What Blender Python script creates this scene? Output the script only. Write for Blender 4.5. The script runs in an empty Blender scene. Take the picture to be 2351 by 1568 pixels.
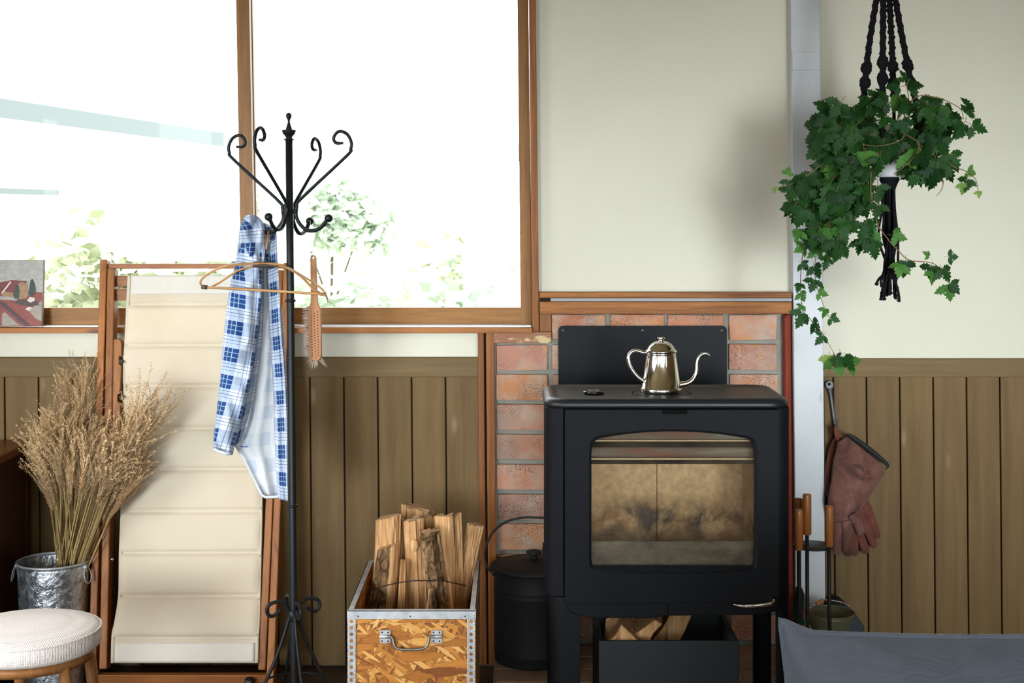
import bpy, bmesh, math, random
from mathutils import Vector, Matrix, Quaternion, noise
PI = math.pi
S = bpy.context.scene
COL = S.collection
rnd = random.Random(7)

# ------------------------------------------------------------------ camera, world, lights, exposure
F = 3265.0            # focal length in pixels of the 2351 x 1568 frame
CX, HY = 1175.5, 500.0  # principal column, horizon row
CAM_Z = 1.354
cam_d = bpy.data.cameras.new('camera')
cam_d.sensor_width = 36.0
cam_d.lens = F / 2351 * 36.0
cam_d.shift_y = -(784 - HY) / 2351
cam_d.clip_start = 0.05
cam_d.dof.use_dof = True
cam_d.dof.focus_distance = 3.95
cam_d.dof.aperture_fstop = 11.0
cam = bpy.data.objects.new('camera', cam_d)
cam.location = (0, 0, CAM_Z)
cam.rotation_euler = (PI / 2, 0, 0)
COL.objects.link(cam)
S.camera = cam

wd = bpy.data.worlds.new('overcast_sky')
S.world = wd
wd.use_nodes = True
bg = wd.node_tree.nodes['Background']
bg.inputs['Color'].default_value = (0.97, 0.985, 1.0, 1)
bg.inputs['Strength'].default_value = 6.0

def area(name, loc, aim, sx, sy, watts, color=(1, 1, 1), spread=180):
    l = bpy.data.lights.new(name, 'AREA')
    l.shape = 'RECTANGLE'; l.size = sx; l.size_y = sy
    l.energy = watts; l.color = color; l.spread = math.radians(spread)
    o = bpy.data.objects.new(name, l)
    o.location = loc
    o.rotation_euler = (Vector(aim) - Vector(loc)).to_track_quat('-Z', 'Z').to_euler()
    COL.objects.link(o)
    return o
# daylight of the glazed doors and windows in the walls behind the camera
SPR = 27
KEY = (0.85, 0.94, 1.0)
area('daylight_glazed_door', (2.0, -1.6, 1.05), (1.35, 4.3, 0.98), 1.5, 1.4, 11.2, KEY, SPR)
area('daylight_window', (0.3, -1.6, 1.15), (0.1, 4.3, 0.98), 1.3, 1.2, 3.6, KEY, SPR)
area('daylight_window', (-2.15, -1.6, 1.2), (-.95, 4.3, 0.96), 1.4, 1.2, 12, KEY, SPR)
area('left_window_fill', (-2.9, 1.7, 1.45), (-.75, 3.3, .35), 1.6, 1.1, 10, (.95, .98, 1.0), 58)  # fill lamp added in the left opening, aimed to brighten the stool and sling
pl = area('back_window_portal', (-0.95, 4.47, 1.65), (-0.95, 0, 1.65), 2.5, 1.3, 1)
pl.data.cycles.is_portal = True

S.view_settings.view_transform = 'Standard'
S.view_settings.look = 'None'
S.view_settings.exposure = 0.0
S.view_settings.gamma = 1.0
S.view_settings.use_curve_mapping = False
S.cycles.use_denoising = True
S.cycles.max_bounces = 10
S.cycles.diffuse_bounces = 5
S.cycles.transparent_max_bounces = 16
S.cycles.sample_clamp_indirect = 6.0

# ------------------------------------------------------------------ helpers: geometry
def P(px, py, d):
    """The point at distance d that stands at pixel (px, py) of the photograph."""
    return Vector(((px - CX) / F * d, d, CAM_Z - (py - HY) / F * d))

class MB:
    def __init__(s):
        s.v = []; s.f = []; s.sm = []; s.mi = []; s.uv = {}
    def add(s, vs, fs, smooth=False, mi=0, uv=None):
        b = len(s.v)
        s.v += [Vector(p) for p in vs]
        if uv:
            for i, q in enumerate(uv): s.uv[b + i] = q
        for f in fs:
            s.f.append([b + i for i in f]); s.sm.append(smooth); s.mi.append(mi)
        return s
    def build(s, name, mats, parent=None, label=None, bevel=0, sub=0, solid=0, org=None, kind=None, segs=2, fix=True):
        me = bpy.data.meshes.new(name)
        o0 = org if org is not None else (ORG[parent.name] if parent else Vector((0, 0, 0)))
        me.from_pydata([tuple(p - o0) for p in s.v], [], s.f)
        if not isinstance(mats, (list, tuple)): mats = [mats]
        for m in mats: me.materials.append(m)
        me.polygons.foreach_set('use_smooth', s.sm)
        me.polygons.foreach_set('material_index', s.mi)
        if s.uv:
            ul = me.uv_layers.new(name='UVMap')
            for lp in me.loops:
                ul.data[lp.index].uv = s.uv.get(lp.vertex_index, (0, 0))
        if fix:
            bm = bmesh.new(); bm.from_mesh(me)
            bmesh.ops.recalc_face_normals(bm, faces=bm.faces)
            bm.to_mesh(me); bm.free()
        o = bpy.data.objects.new(name, me)
        COL.objects.link(o)
        if parent: o.parent = parent; ORG[o.name] = o0
        else: o.location = o0; ORG[o.name] = o0
        if label: o['label'] = label
        if kind: o['kind'] = kind
        if solid:
            md = o.modifiers.new('thick', 'SOLIDIFY'); md.thickness = solid; md.offset = 0
        if bevel:
            md = o.modifiers.new('edge', 'BEVEL'); md.width = bevel; md.segments = segs
            md.limit_method = 'ANGLE'; md.angle_limit = math.radians(40)
        if sub:
            md = o.modifiers.new('sub', 'SUBSURF'); md.levels = sub; md.render_levels = sub
        return o
ORG = {}

def thing(name, label, cat, loc=(0, 0, 0), group=None):
    o = bpy.data.objects.new(name, None)
    o.empty_display_size = 0.05
    COL.objects.link(o); o.location = loc
    ORG[o.name] = Vector(loc)
    o['label'] = label; o['category'] = cat
    if group: o['group'] = group
    return o
def tag(o, label, cat, group=None):
    o['label'] = label; o['category'] = cat
    if group: o['group'] = group
    return o
def link_copy(name, me, parent, loc, rot=None, scale=None):
    """A part sharing mesh data; loc is a world position."""
    o = bpy.data.objects.new(name, me)
    COL.objects.link(o)
    if parent: o.parent = parent
    o.location = Vector(loc) - (ORG[parent.name] if parent else Vector((0, 0, 0)))
    if rot is not None:
        o.rotation_mode = 'QUATERNION'; o.rotation_quaternion = rot
    if scale is not None: o.scale = (scale,) * 3 if isinstance(scale, (int, float)) else scale
    return o

BOXF = [(0, 1, 2, 3), (7, 6, 5, 4), (0, 4, 5, 1), (1, 5, 6, 2), (2, 6, 7, 3), (3, 7, 4, 0)]
def box(mb, x0, x1, y0, y1, z0, z1, mi=0):
    vs = [(x0, y0, z0), (x1, y0, z0), (x1, y0, z1), (x0, y0, z1), (x0, y1, z0), (x1, y1, z0), (x1, y1, z1), (x0, y1, z1)]
    return mb.add(vs, BOXF, False, mi)
def pxbox(mb, x0, y0, x1, y1, d0, d1, lean=0.0, mi=0):
    """A box whose front face covers these pixels at distance d0 and which reaches back to d1."""
    q = [(x0 + lean * (y1 - 784), y1), (x1 + lean * (y1 - 784), y1), (x1 + lean * (y0 - 784), y0), (x0 + lean * (y0 - 784), y0)]
    fr = [P(a, b, d0) for a, b in q]
    return mb.add(fr + [Vector((p.x, d1, p.z)) for p in fr], BOXF, False, mi)
def beam(mb, a, b, w, t, up=Vector((0, -1, 0)), mi=0):
    """A straight bar from a to b, w across, t along 'up'."""
    a = Vector(a); b = Vector(b)
    ax = (b - a).normalized(); sd = ax.cross(up).normalized(); u = sd.cross(ax).normalized()
    vs = []
    for p in (a, b):
        for i, j in ((-1, -1), (1, -1), (1, 1), (-1, 1)):
            vs.append(p + sd * (i * w / 2) + u * (j * t / 2))
    return mb.add(vs, BOXF, False, mi)

def crom(pts, n=6, closed=False):
    pts = [Vector(p) for p in pts]
    out = []
    m = len(pts)
    rng = range(m) if closed else range(m - 1)
    for i in rng:
        if closed: p0, p1, p2, p3 = pts[i - 1], pts[i], pts[(i + 1) % m], pts[(i + 2) % m]
        else: p0, p1, p2, p3 = pts[max(i - 1, 0)], pts[i], pts[i + 1], pts[min(i + 2, m - 1)]
        for k in range(n):
            t = k / n
            out.append(0.5 * ((2 * p1) + (p2 - p0) * t + (2 * p0 - 5 * p1 + 4 * p2 - p3) * t * t + (3 * p1 - p0 - 3 * p2 + p3) * t ** 3))
    if not closed: out.append(pts[-1])
    return out
def tube(mb, pts, r, seg=8, closed=False, cap=True, flat=1.0, mi=0, side=None):
    pts = [Vector(p) for p in pts]; n = len(pts)
    rs = r if isinstance(r, (list, tuple)) else [r] * n
    tang = []
    for i in range(n):
        a = pts[i - 1] if (closed or i > 0) else pts[i]
        b = pts[(i + 1) % n] if (closed or i < n - 1) else pts[i]
        t = (b - a)
        tang.append(t.normalized() if t.length > 1e-9 else Vector((0, 0, 1)))
    t0 = tang[0]
    u = side.copy() if side is not None else (Vector((0, 0, 1)) if abs(t0.z) < .9 else Vector((0, 1, 0)))
    u = (u - t0 * u.dot(t0)).normalized()
    vs = []
    for i in range(n):
        t = tang[i]
        u = u - t * u.dot(t)
        if u.length < 1e-6: u = t.orthogonal()
        u.normalize(); w = t.cross(u)
        for k in range(seg):
            a = 2 * PI * k / seg
            vs.append(pts[i] + (u * math.cos(a) + w * (math.sin(a) * flat)) * rs[i])
    fs = []
    for i in range(n if closed else n - 1):
        j = (i + 1) % n
        for k in range(seg):
            l = (k + 1) % seg
            fs.append((i * seg + k, i * seg + l, j * seg + l, j * seg + k))
    mb.add(vs, fs, True, mi)
    if cap and not closed:
        b = len(mb.v) - len(vs)
        mb.f.append([b + k for k in range(seg)]); mb.sm.append(False); mb.mi.append(mi)
        mb.f.append([b + (n - 1) * seg + k for k in range(seg)]); mb.sm.append(False); mb.mi.append(mi)
    return mb
def lathe(mb, prof, ctr, seg=32, mi=0, cap0=False, cap1=False, rot=None, pivot=None):
    """prof: (radius, z) pairs; ctr: (x, y) or a function of z."""
    vs = []
    for r, z in prof:
        c = ctr(z) if callable(ctr) else ctr
        for k in range(seg):
            a = 2 * PI * k / seg
            vs.append(Vector((c[0] + r * math.cos(a), c[1] + r * math.sin(a), z)))
    if rot is not None:
        vs = [pivot + rot @ (v - pivot) for v in vs]
    fs = []
    n = len(prof)
    for i in range(n - 1):
        for k in range(seg):
            l = (k + 1) % seg
            fs.append((i * seg + k, i * seg + l, (i + 1) * seg + l, (i + 1) * seg + k))
    mb.add(vs, fs, True, mi)
    b = len(mb.v) - len(vs)
    if cap0: mb.f.append([b + k for k in range(seg)]); mb.sm.append(False); mb.mi.append(mi)
    if cap1: mb.f.append([b + (n - 1) * seg + k for k in range(seg)]); mb.sm.append(False); mb.mi.append(mi)
    return mb
def ball(mb, c, r, mi=0, seg=16, rows=10, sq=(1, 1, 1)):
    c = Vector(c); vs = []
    for i in range(rows + 1):
        a = PI * i / rows
        for k in range(seg):
            b = 2 * PI * k / seg
            vs.append(c + Vector((r * sq[0] * math.sin(a) * math.cos(b), r * sq[1] * math.sin(a) * math.sin(b), r * sq[2] * math.cos(a))))
    fs = []
    for i in range(rows):
        for k in range(seg):
            l = (k + 1) % seg
            fs.append((i * seg + k, i * seg + l, (i + 1) * seg + l, (i + 1) * seg + k))
    return mb.add(vs, fs, True, mi)
def prism(mb, outline, y0, y1, mi=0, smooth=False):
    """outline: (x, z) pairs, extruded from y0 to y1."""
    n = len(outline)
    vs = [(x, y0, z) for x, z in outline] + [(x, y1, z) for x, z in outline]
    fs = [tuple(range(n)), tuple(range(2 * n - 1, n - 1, -1))]
    fs += [(i, (i + 1) % n, n + (i + 1) % n, n + i) for i in range(n)]
    return mb.add(vs, fs, smooth, mi)
def pxprism(mb, pts, d0, d1, mi=0):
    o = [P(a, b, d0) for a, b in pts]
    return prism(mb, [(p.x, p.z) for p in o], d0, d1, mi)
def poly_at(line, t):
    """point at fraction t of a polyline, by length"""
    L = [0]
    for a, b in zip(line, line[1:]): L.append(L[-1] + math.hypot(b[0] - a[0], b[1] - a[1]))
    s = t * L[-1]
    for i in range(len(line) - 1):
        if s <= L[i + 1] or i == len(line) - 2:
            k = 0 if L[i + 1] == L[i] else (s - L[i]) / (L[i + 1] - L[i])
            return (line[i][0] + (line[i + 1][0] - line[i][0]) * k, line[i][1] + (line[i + 1][1] - line[i][1]) * k)
def smooth2(line, n=5):
    return [(p.x, p.y) for p in crom([Vector((a, b, 0)) for a, b in line], n)]
def sheet(mb, left, right, rows, cols, dfun, mi=0, uvoff=(0, 0), uscale=1.0):
    left = smooth2(left); right = smooth2(right)
    vs = []; uv = []; ln = 0; prev = None
    for i in range(rows + 1):
        t = i / rows
        a = poly_at(left, t); b = poly_at(right, t)
        wid = math.hypot(b[0] - a[0], b[1] - a[1])
        mid = ((a[0] + b[0]) / 2, (a[1] + b[1]) / 2)
        if prev: ln += math.hypot(mid[0] - prev[0], mid[1] - prev[1])
        prev = mid
        for k in range(cols + 1):
            u = k / cols
            px = a[0] + (b[0] - a[0]) * u; py = a[1] + (b[1] - a[1]) * u
            d = dfun(u, t)
            vs.append(P(px, py, d))
            uv.append((((u - .5) * wid * uscale) * d / F + uvoff[0], ln * d / F + uvoff[1]))
    c = cols + 1
    fs = [(i * c + k, i * c + k + 1, (i + 1) * c + k + 1, (i + 1) * c + k) for i in range(rows) for k in range(cols)]
    return mb.add(vs, fs, True, mi, uv)
def pxloft(mb, left, right, d0, th, rows=24, seg=20, wob=0.0, mi=0, uvoff=(0, 0), power=1.0, seed=0, cap=True):
    """A closed fabric or leather tube between two outlines; th = half thickness, number or function of t."""
    left = smooth2(left); right = smooth2(right)
    vs = []; uv = []; ln = 0; prev = None
    for i in range(rows + 1):
        t = i / rows
        a = poly_at(left, t); b = poly_at(right, t)
        mid = ((a[0] + b[0]) / 2, (a[1] + b[1]) / 2)
        if prev: ln += math.hypot(mid[0] - prev[0], mid[1] - prev[1])
        prev = mid
        dd = d0(t) if callable(d0) else d0
        h = th(t) if callable(th) else th
        wid = math.hypot(b[0] - a[0], b[1] - a[1])
        for k in range(seg + 1):
            an = 2 * PI * k / seg
            c, s = math.cos(an), math.sin(an)
            c2 = math.copysign(abs(c) ** power, c); s2 = math.copysign(abs(s) ** power, s)
            u = .5 + .5 * c2
            px = a[0] + (b[0] - a[0]) * u; py = a[1] + (b[1] - a[1]) * u
            d = dd - h * s2
            if wob: d += wob * noise.noise(Vector((px * .045 + seed, py * .018, seed))) * min(1, abs(s2) + .2)
            vs.append(P(px, py, d))
            uv.append(((k / seg) * 2 * wid * dd / F + uvoff[0], ln * dd / F + uvoff[1]))
    c = seg + 1
    fs = [(i * c + k, i * c + k + 1, (i + 1) * c + k + 1, (i + 1) * c + k) for i in range(rows) for k in range(seg)]
    mb.add(vs, fs, True, mi, uv)
    if cap:
        b = len(mb.v) - len(vs)
        mb.f.append([b + k for k in range(seg)]); mb.sm.append(True); mb.mi.append(mi)
        mb.f.append([b + rows * c + k for k in range(seg)]); mb.sm.append(True); mb.mi.append(mi)
    return mb

# ------------------------------------------------------------------ helpers: materials
def lin(r, g, b):
    f = lambda c: (c / 255) / 12.92 if c <= 10 else (((c / 255) + .055) / 1.055) ** 2.4
    return (f(r), f(g), f(b), 1.0)
class NT:
    def __init__(s, name):
        s.m = bpy.data.materials.new(name); s.m.use_nodes = True
        s.t = s.m.node_tree; s.n = s.t.nodes
        s.b = s.n['Principled BSDF']
    def new(s, typ, ins=None, **kw):
        n = s.n.new(typ)
        for k, v in kw.items(): setattr(n, k, v)
        for k, v in (ins or {}).items(): s.put(n.inputs[k], v)
        return n
    def put(s, sock, v):
        if hasattr(v, 'node'): s.t.links.new(v, sock)
        elif isinstance(v, bpy.types.Node): s.t.links.new(v.outputs[0], sock)
        else: sock.default_value = v
    def set(s, **kw):
        mp = dict(color='Base Color', rough='Roughness', metal='Metallic', spec='Specular IOR Level', normal='Normal', sheen='Sheen Weight', coat='Coat Weight')
        for k, v in kw.items(): s.put(s.b.inputs[mp[k]], v)
        return s
    def math(s, op, a, b=0.0, c=0.0, clamp=False):
        n = s.n.new('ShaderNodeMath'); n.operation = op; n.use_clamp = clamp
        s.put(n.inputs[0], a); s.put(n.inputs[1], b); s.put(n.inputs[2], c)
        return n.outputs[0]
    def ramp(s, fac, stops, interp='LINEAR'):
        n = s.n.new('ShaderNodeValToRGB'); n.color_ramp.interpolation = interp
        e = n.color_ramp.elements
        while len(e) > 1: e.remove(e[-1])
        e[0].position = stops[0][0]; e[0].color = stops[0][1]
        for p, c in stops[1:]:
            q = e.new(p); q.color = c
        s.put(n.inputs[0], fac)
        return n.outputs[0]
    def mix(s, fac, a, b, mode='MIX'):
        n = s.n.new('ShaderNodeMix'); n.data_type = 'RGBA'; n.blend_type = mode
        s.put(n.inputs[0], fac); s.put(n.inputs[6], a); s.put(n.inputs[7], b)
        return n.outputs[2]
    def obj(s, scale=(1, 1, 1), rot=(0, 0, 0), loc=(0, 0, 0), kind='Object'):
        tc = s.n.new('ShaderNodeTexCoord')
        if any(rot):
            m0 = s.n.new('ShaderNodeMapping'); s.t.links.new(tc.outputs[kind], m0.inputs[0]); m0.inputs['Rotation'].default_value = rot
            m1 = s.n.new('ShaderNodeMapping'); s.t.links.new(m0.outputs[0], m1.inputs[0])
            m1.inputs['Scale'].default_value = scale; m1.inputs['Location'].default_value = loc
            return m1.outputs[0]
        mp = s.n.new('ShaderNodeMapping')
        s.t.links.new(tc.outputs[kind], mp.inputs[0])
        mp.inputs['Scale'].default_value = scale; mp.inputs['Rotation'].default_value = rot; mp.inputs['Location'].default_value = loc
        return mp.outputs[0]
    def noise(s, vec, scale=5, detail=4, rough=.55, dist=0.0, out=0):
        n = s.new('ShaderNodeTexNoise', {'Scale': scale, 'Detail': detail, 'Roughness': rough, 'Distortion': dist})
        s.put(n.inputs['Vector'], vec)
        return n.outputs[out]
    def vor(s, vec, scale=5, out='Distance', feature='F1', rand=1.0):
        n = s.new('ShaderNodeTexVoronoi', {'Scale': scale, 'Randomness': rand}, feature=feature)
        s.put(n.inputs['Vector'], vec)
        return n.outputs[out]
    def bump(s, h, strength=.3, dist=.002):
        n = s.new('ShaderNodeBump', {'Strength': strength, 'Distance': dist, 'Height': h})
        s.set(normal=n.outputs[0])
    def rand(s):
        return s.n.new('ShaderNodeObjectInfo').outputs['Random']
    def shift(s, vec):
        """move the texture by the object's own random number so copies differ"""
        r = s.rand()
        v = s.new('ShaderNodeVectorMath', operation='ADD')
        s.put(v.inputs[0], vec)
        cb = s.new('ShaderNodeCombineXYZ', {0: s.math('MULTIPLY', r, 37.0), 1: s.math('MULTIPLY', r, 91.0), 2: s.math('MULTIPLY', r, 53.0)})
        s.put(v.inputs[1], cb.outputs[0])
        return v.outputs[0]
    def vary(s, col, lo=.8, hi=1.2):
        r = s.math('MULTIPLY_ADD', s.rand(), hi - lo, lo)
        n = s.new('ShaderNodeHueSaturation', {'Value': r}); s.put(n.inputs['Color'], col)
        return n.outputs[0]

def plain(name, col, rough=.5, metal=0.0, spec=.5, bump=0, bscale=80, sheen=0, var=0.0):
    k = NT(name)
    c = col
    if var:
        nz = k.noise(k.obj(), bscale * .12, 5)
        c = k.mix(nz, tuple(x * (1 - var) for x in col[:3]) + (1,), tuple(min(1, x * (1 + var)) for x in col[:3]) + (1,))
    k.set(color=c, rough=rough, metal=metal, spec=spec, sheen=sheen)
    if bump: k.bump(k.noise(k.obj(), bscale, 5), bump)
    return k.m
def wood(name, dark, light, axis='z', fine=55, rough=.5, bump=.15, vary=(.88, 1.12), dist=.6, spec=.15, knots=None):
    k = NT(name)
    long = fine * .045
    sc = {'x': (long, fine, fine), 'y': (fine, long, fine), 'z': (fine, fine, long)}[axis]
    v = k.shift(k.obj(sc))
    g = k.noise(v, 1.0, 6, .62, dist)
    big = k.noise(k.shift(k.obj(tuple(x * .16 for x in sc))), 1.0, 3, .5, .4)
    f = k.math('ADD', k.math('MULTIPLY', g, .65), k.math('MULTIPLY', big, .35))
    col = k.ramp(f, [(.34, dark), (.66, light)])
    fib = k.noise(k.shift(k.obj(tuple(x * 5 for x in sc))), 1.0, 2)
    col = k.mix(k.math('MULTIPLY', k.ramp(fib, [(.5, (0, 0, 0, 1)), (.72, (1, 1, 1, 1))]), .35), col, dark)
    if knots:
        kv = k.vor(k.shift(k.obj({'z': (7, 7, 2.2), 'x': (2.2, 7, 7), 'y': (7, 2.2, 7)}[axis])), 1.0)
        col = k.mix(k.ramp(kv, [(.03, (1, 1, 1, 1)), (.09, (0, 0, 0, 1))]), col, knots)
    col = k.vary(col, *vary)
    k.set(color=col, rough=rough, spec=spec)
    if bump: k.bump(g, bump, .001)
    return k.m
# ------------------------------------------------------------------ materials of the room
def mat_plaster(name, col, warm):
    k = NT(name)
    n = k.noise(k.obj(), 2.2, 5)
    k.set(color=k.mix(k.ramp(n, [(.35, (0, 0, 0, 1)), (.75, (1, 1, 1, 1))]), col, warm), rough=.75, spec=.25)
    k.bump(k.noise(k.obj(), 160, 3), .12, .001)
    return k.m
M = {}
M['plaster'] = mat_plaster('plaster', (.595, .57, .465, 1), (.555, .53, .425, 1))
M['sideplaster'] = wood('wall_panelling', (.16, .095, .045, 1), (.30, .19, .09, 1), 'z', 14, .6, .1)
def mat_board():
    k = NT('painted_board')
    v = k.shift(k.obj((30, 30, 2.2)))
    g = k.noise(v, 1.0, 6, .6, .5)
    col = k.ramp(g, [(.3, (.100, .058, .0185, 1)), (.7, (.155, .096, .036, 1))])
    kn = k.vor(k.shift(k.obj((9, 9, 3.0))), 1.0)
    col = k.mix(k.ramp(kn, [(.035, (.7, .7, .7, 1)), (.11, (0, 0, 0, 1))]), col, (.22, .155, .08, 1))
    kd = k.vor(k.shift(k.obj((11, 11, 4.0), loc=(3, 5, 1))), 1.0)
    col = k.mix(k.ramp(kd, [(.02, (.9, .9, .9, 1)), (.05, (0, 0, 0, 1))]), col, (.05, .03, .018, 1))
    k.set(color=k.vary(col, .9, 1.12), rough=.6, spec=.18)
    k.bump(k.math('ADD', g, k.math('MULTIPLY', k.noise(k.obj(), 260, 4), .6)), .22, .001)
    return k.m
M['board'] = mat_board()
M['rail'] = wood('painted_rail', (.108, .069, .026, 1), (.172, .116, .050, 1), 'x', 45, .6, .2, (.95, 1.05), spec=.18)
M['dark_gap'] = plain('dark_gap', (.012, .008, .005, 1), .9)
M['redwood'] = wood('stained_trim', (.145, .045, .011, 1), (.36, .135, .032, 1), 'z', 60, .45, .15, (.85, 1.15), knots=(.06, .02, .012, 1))
M['redwood_x'] = wood('stained_trim_across', (.18, .06, .014, 1), (.40, .155, .036, 1), 'x', 60, .42, .15, (.9, 1.1), knots=(.08, .03, .02, 1))
M['beam_x'] = wood('ledge_beam', (.13, .042, .011, 1), (.38, .15, .038, 1), 'x', 75, .5, .25, (.95, 1.1))
M['sash_x'] = wood('sash_rail', (.16, .06, .008, 1), (.30, .135, .024, 1), 'x', 110, .45, .2, (.95, 1.05), spec=.2)
M['sash_z'] = wood('sash_stile', (.155, .062, .012, 1), (.29, .135, .03, 1), 'z', 110, .45, .2, (.95, 1.05), spec=.2)
M['alu'] = plain('aluminium_rail', (.24, .24, .25, 1), .5, 0)
M['whitetrack'] = plain('white_track', (.8, .8, .8, 1), .4)
def mat_brick():
    k = NT('brick_face')
    r = k.rand()
    base = k.ramp(r, [(0, (.42, .17, .095, 1)), (.28, (.50, .235, .145, 1)), (.5, (.40, .20, .15, 1)), (.72, (.54, .25, .12, 1)), (1, (.36, .135, .08, 1))])
    v = k.shift(k.obj())
    base = k.mix(k.ramp(k.noise(v, 14, 5), [(.4, (0, 0, 0, 1)), (.72, (1, 1, 1, 1))]), base, (.47, .36, .28, 1))
    base = k.mix(k.math('MULTIPLY', k.ramp(k.noise(v, 22, 3), [(.55, (0, 0, 0, 1)), (.7, (1, 1, 1, 1))]), .6), base, (.55, .24, .06, 1))
    sp = k.vor(v, 300, 'Distance')
    m = k.noise(v, 9, 2)
    spk = k.math('MULTIPLY', k.ramp(sp, [(.26, (1, 1, 1, 1)), (.42, (0, 0, 0, 1))]), k.ramp(m, [(.40, (0, 0, 0, 1)), (.62, (1, 1, 1, 1))]))
    base = k.mix(k.math('MULTIPLY', k.ramp(k.noise(v, 5, 4), [(.5, (0, 0, 0, 1)), (.68, (1, 1, 1, 1))]), .7), base, (.29, .235, .19, 1))
    base = k.mix(spk, base, (.05, .025, .018, 1))
    k.set(color=base, rough=.85, spec=.2)
    k.bump(k.noise(v, 130, 5), .5, .0015)
    return k.m
M['brick'] = mat_brick()
M['mortar'] = plain('mortar', (.25, .245, .21, 1), .95, bump=.6, bscale=120, var=.25)
M['paver'] = plain('hearth_paver', (.30, .20, .14, 1), .9, bump=.4, bscale=90, var=.3)
def mat_steel():
    k = NT('grey_painted_steel')
    v = k.obj()
    n = k.noise(v, 6, 6)
    col = k.mix(k.ramp(n, [(.4, (0, 0, 0, 1)), (.75, (1, 1, 1, 1))]), (.50, .52, .53, 1), (.44, .46, .465, 1))
    sc = k.noise(k.obj((22, 22, 7)), 1, 5, .6)
    col = k.mix(k.math('MULTIPLY', k.ramp(sc, [(.68, (0, 0, 0, 1)), (.74, (1, 1, 1, 1))]), .7), col, (.16, .15, .14, 1))
    k.set(color=col, rough=.5, spec=.4)
    return k.m
M['steel'] = mat_steel()
M['chipped'] = (lambda k: (k.set(color=k.mix(k.ramp(k.noise(k.obj((14, 20, 45)), 1, 6, .7), [(.53, (0, 0, 0, 1)), (.58, (1, 1, 1, 1))]), (.25, .095, .034, 1), (.50, .36, .17, 1)), rough=.6), k.bump(k.noise(k.obj((14, 20, 45)), 1, 6, .7), .4, .002), k.m)[-1])(NT('chipped_wood'))
M['floor'] = wood('dark_floor', (.035, .022, .014, 1), (.085, .055, .034, 1), 'x', 30, .5, .15)
M['ceil'] = wood('ceiling_boards', (.40, .31, .15, 1), (.56, .46, .25, 1), 'x', 20, .6, .1)
def mat_glass():
    k = NT('window_glass')
    n = k.n; t = k.t
    n.remove(k.b)
    tr = n.new('ShaderNodeBsdfTransparent'); tr.inputs[0].default_value = (.97, .985, .98, 1)
    gl = n.new('ShaderNodeBsdfGlossy'); gl.inputs['Roughness'].default_value = .02
    fr = n.new('ShaderNodeFresnel'); fr.inputs[0].default_value = 1.25
    mx = n.new('ShaderNodeMixShader')
    t.links.new(fr.outputs[0], mx.inputs[0]); t.links.new(tr.outputs[0], mx.inputs[1]); t.links.new(gl.outputs[0], mx.inputs[2])
    t.links.new(mx.outputs[0], n['Material Output'].inputs[0])
    return k.m
M['glass'] = mat_glass()

# ------------------------------------------------------------------ the room shell
DW = 4.30                      # inner face of the back wall
LEAN = .009
XL, XR, YF, ZC = -2.95, 3.15, -1.75, 2.85
def zpx(py, d=DW): return CAM_Z - (py - HY) / F * d
def xpx(px, d=DW): return (px - CX) / F * d
WX0, WX1, WZ0, WZ1 = xpx(-480), xpx(1226), zpx(760), zpx(-150)

def struct(mb, name, mat, **kw):
    o = mb.build(name, mat, **kw); o['kind'] = 'structure'; return o
wall = MB()
box(wall, XL, WX0, DW, DW + .14, 0, ZC)
box(wall, WX1, XR, DW, DW + .14, 0, ZC)
box(wall, WX0, WX1, DW, DW + .14, 0, WZ0)
box(wall, WX0, WX1, DW, DW + .14, WZ1, ZC)
wall_back = struct(wall, 'wall_back', M['plaster'])
struct(box(MB(), XL, XR, YF, DW + .14, -.1, 0), 'floor', M['floor'])
struct(box(MB(), XL - .1, XR + .1, YF - .1, DW + .14, ZC, ZC + .1), 'ceiling', M['ceil'])
def pierced(name, mat, axis, c0, c1, lo, hi, holes):
    """a wall with window openings; holes: (from, to, sill, head) along the wall"""
    mb = MB()
    def bx_(a, b, z0, z1):
        if axis == 'x': box(mb, a, b, c0, c1, z0, z1)
        else: box(mb, c0, c1, a, b, z0, z1)
    cur = lo
    for a, b, z0, z1 in holes:
        bx_(cur, a, 0, ZC); bx_(a, b, 0, z0); bx_(a, b, z1, ZC); cur = b
    bx_(cur, hi, 0, ZC)
    return struct(mb, name, mat)
M['cream'] = mat_plaster('cream_plaster', (.62, .57, .45, 1), (.56, .51, .40, 1))
pierced('wall_front', M['cream'], 'x', YF - .1, YF, XL - .1, XR + .1, [(-2.6, -2.2, .85, 2.75), (-.35, -.1, .85, 2.75), (.55, .72, .85, 2.75), (1.25, 1.8, .25, 2.75)])
pierced('wall_left', M['sideplaster'], 'y', XL - .1, XL, YF, DW + .14, [(-.9, -.3, .85, 2.0), (.9, 2.6, .85, 1.95)])
pierced('wall_right', M['sideplaster'], 'y', XR, XR + .1, YF, DW + .14, [(-1.0, -.5, .5, 2.5)])

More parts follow.
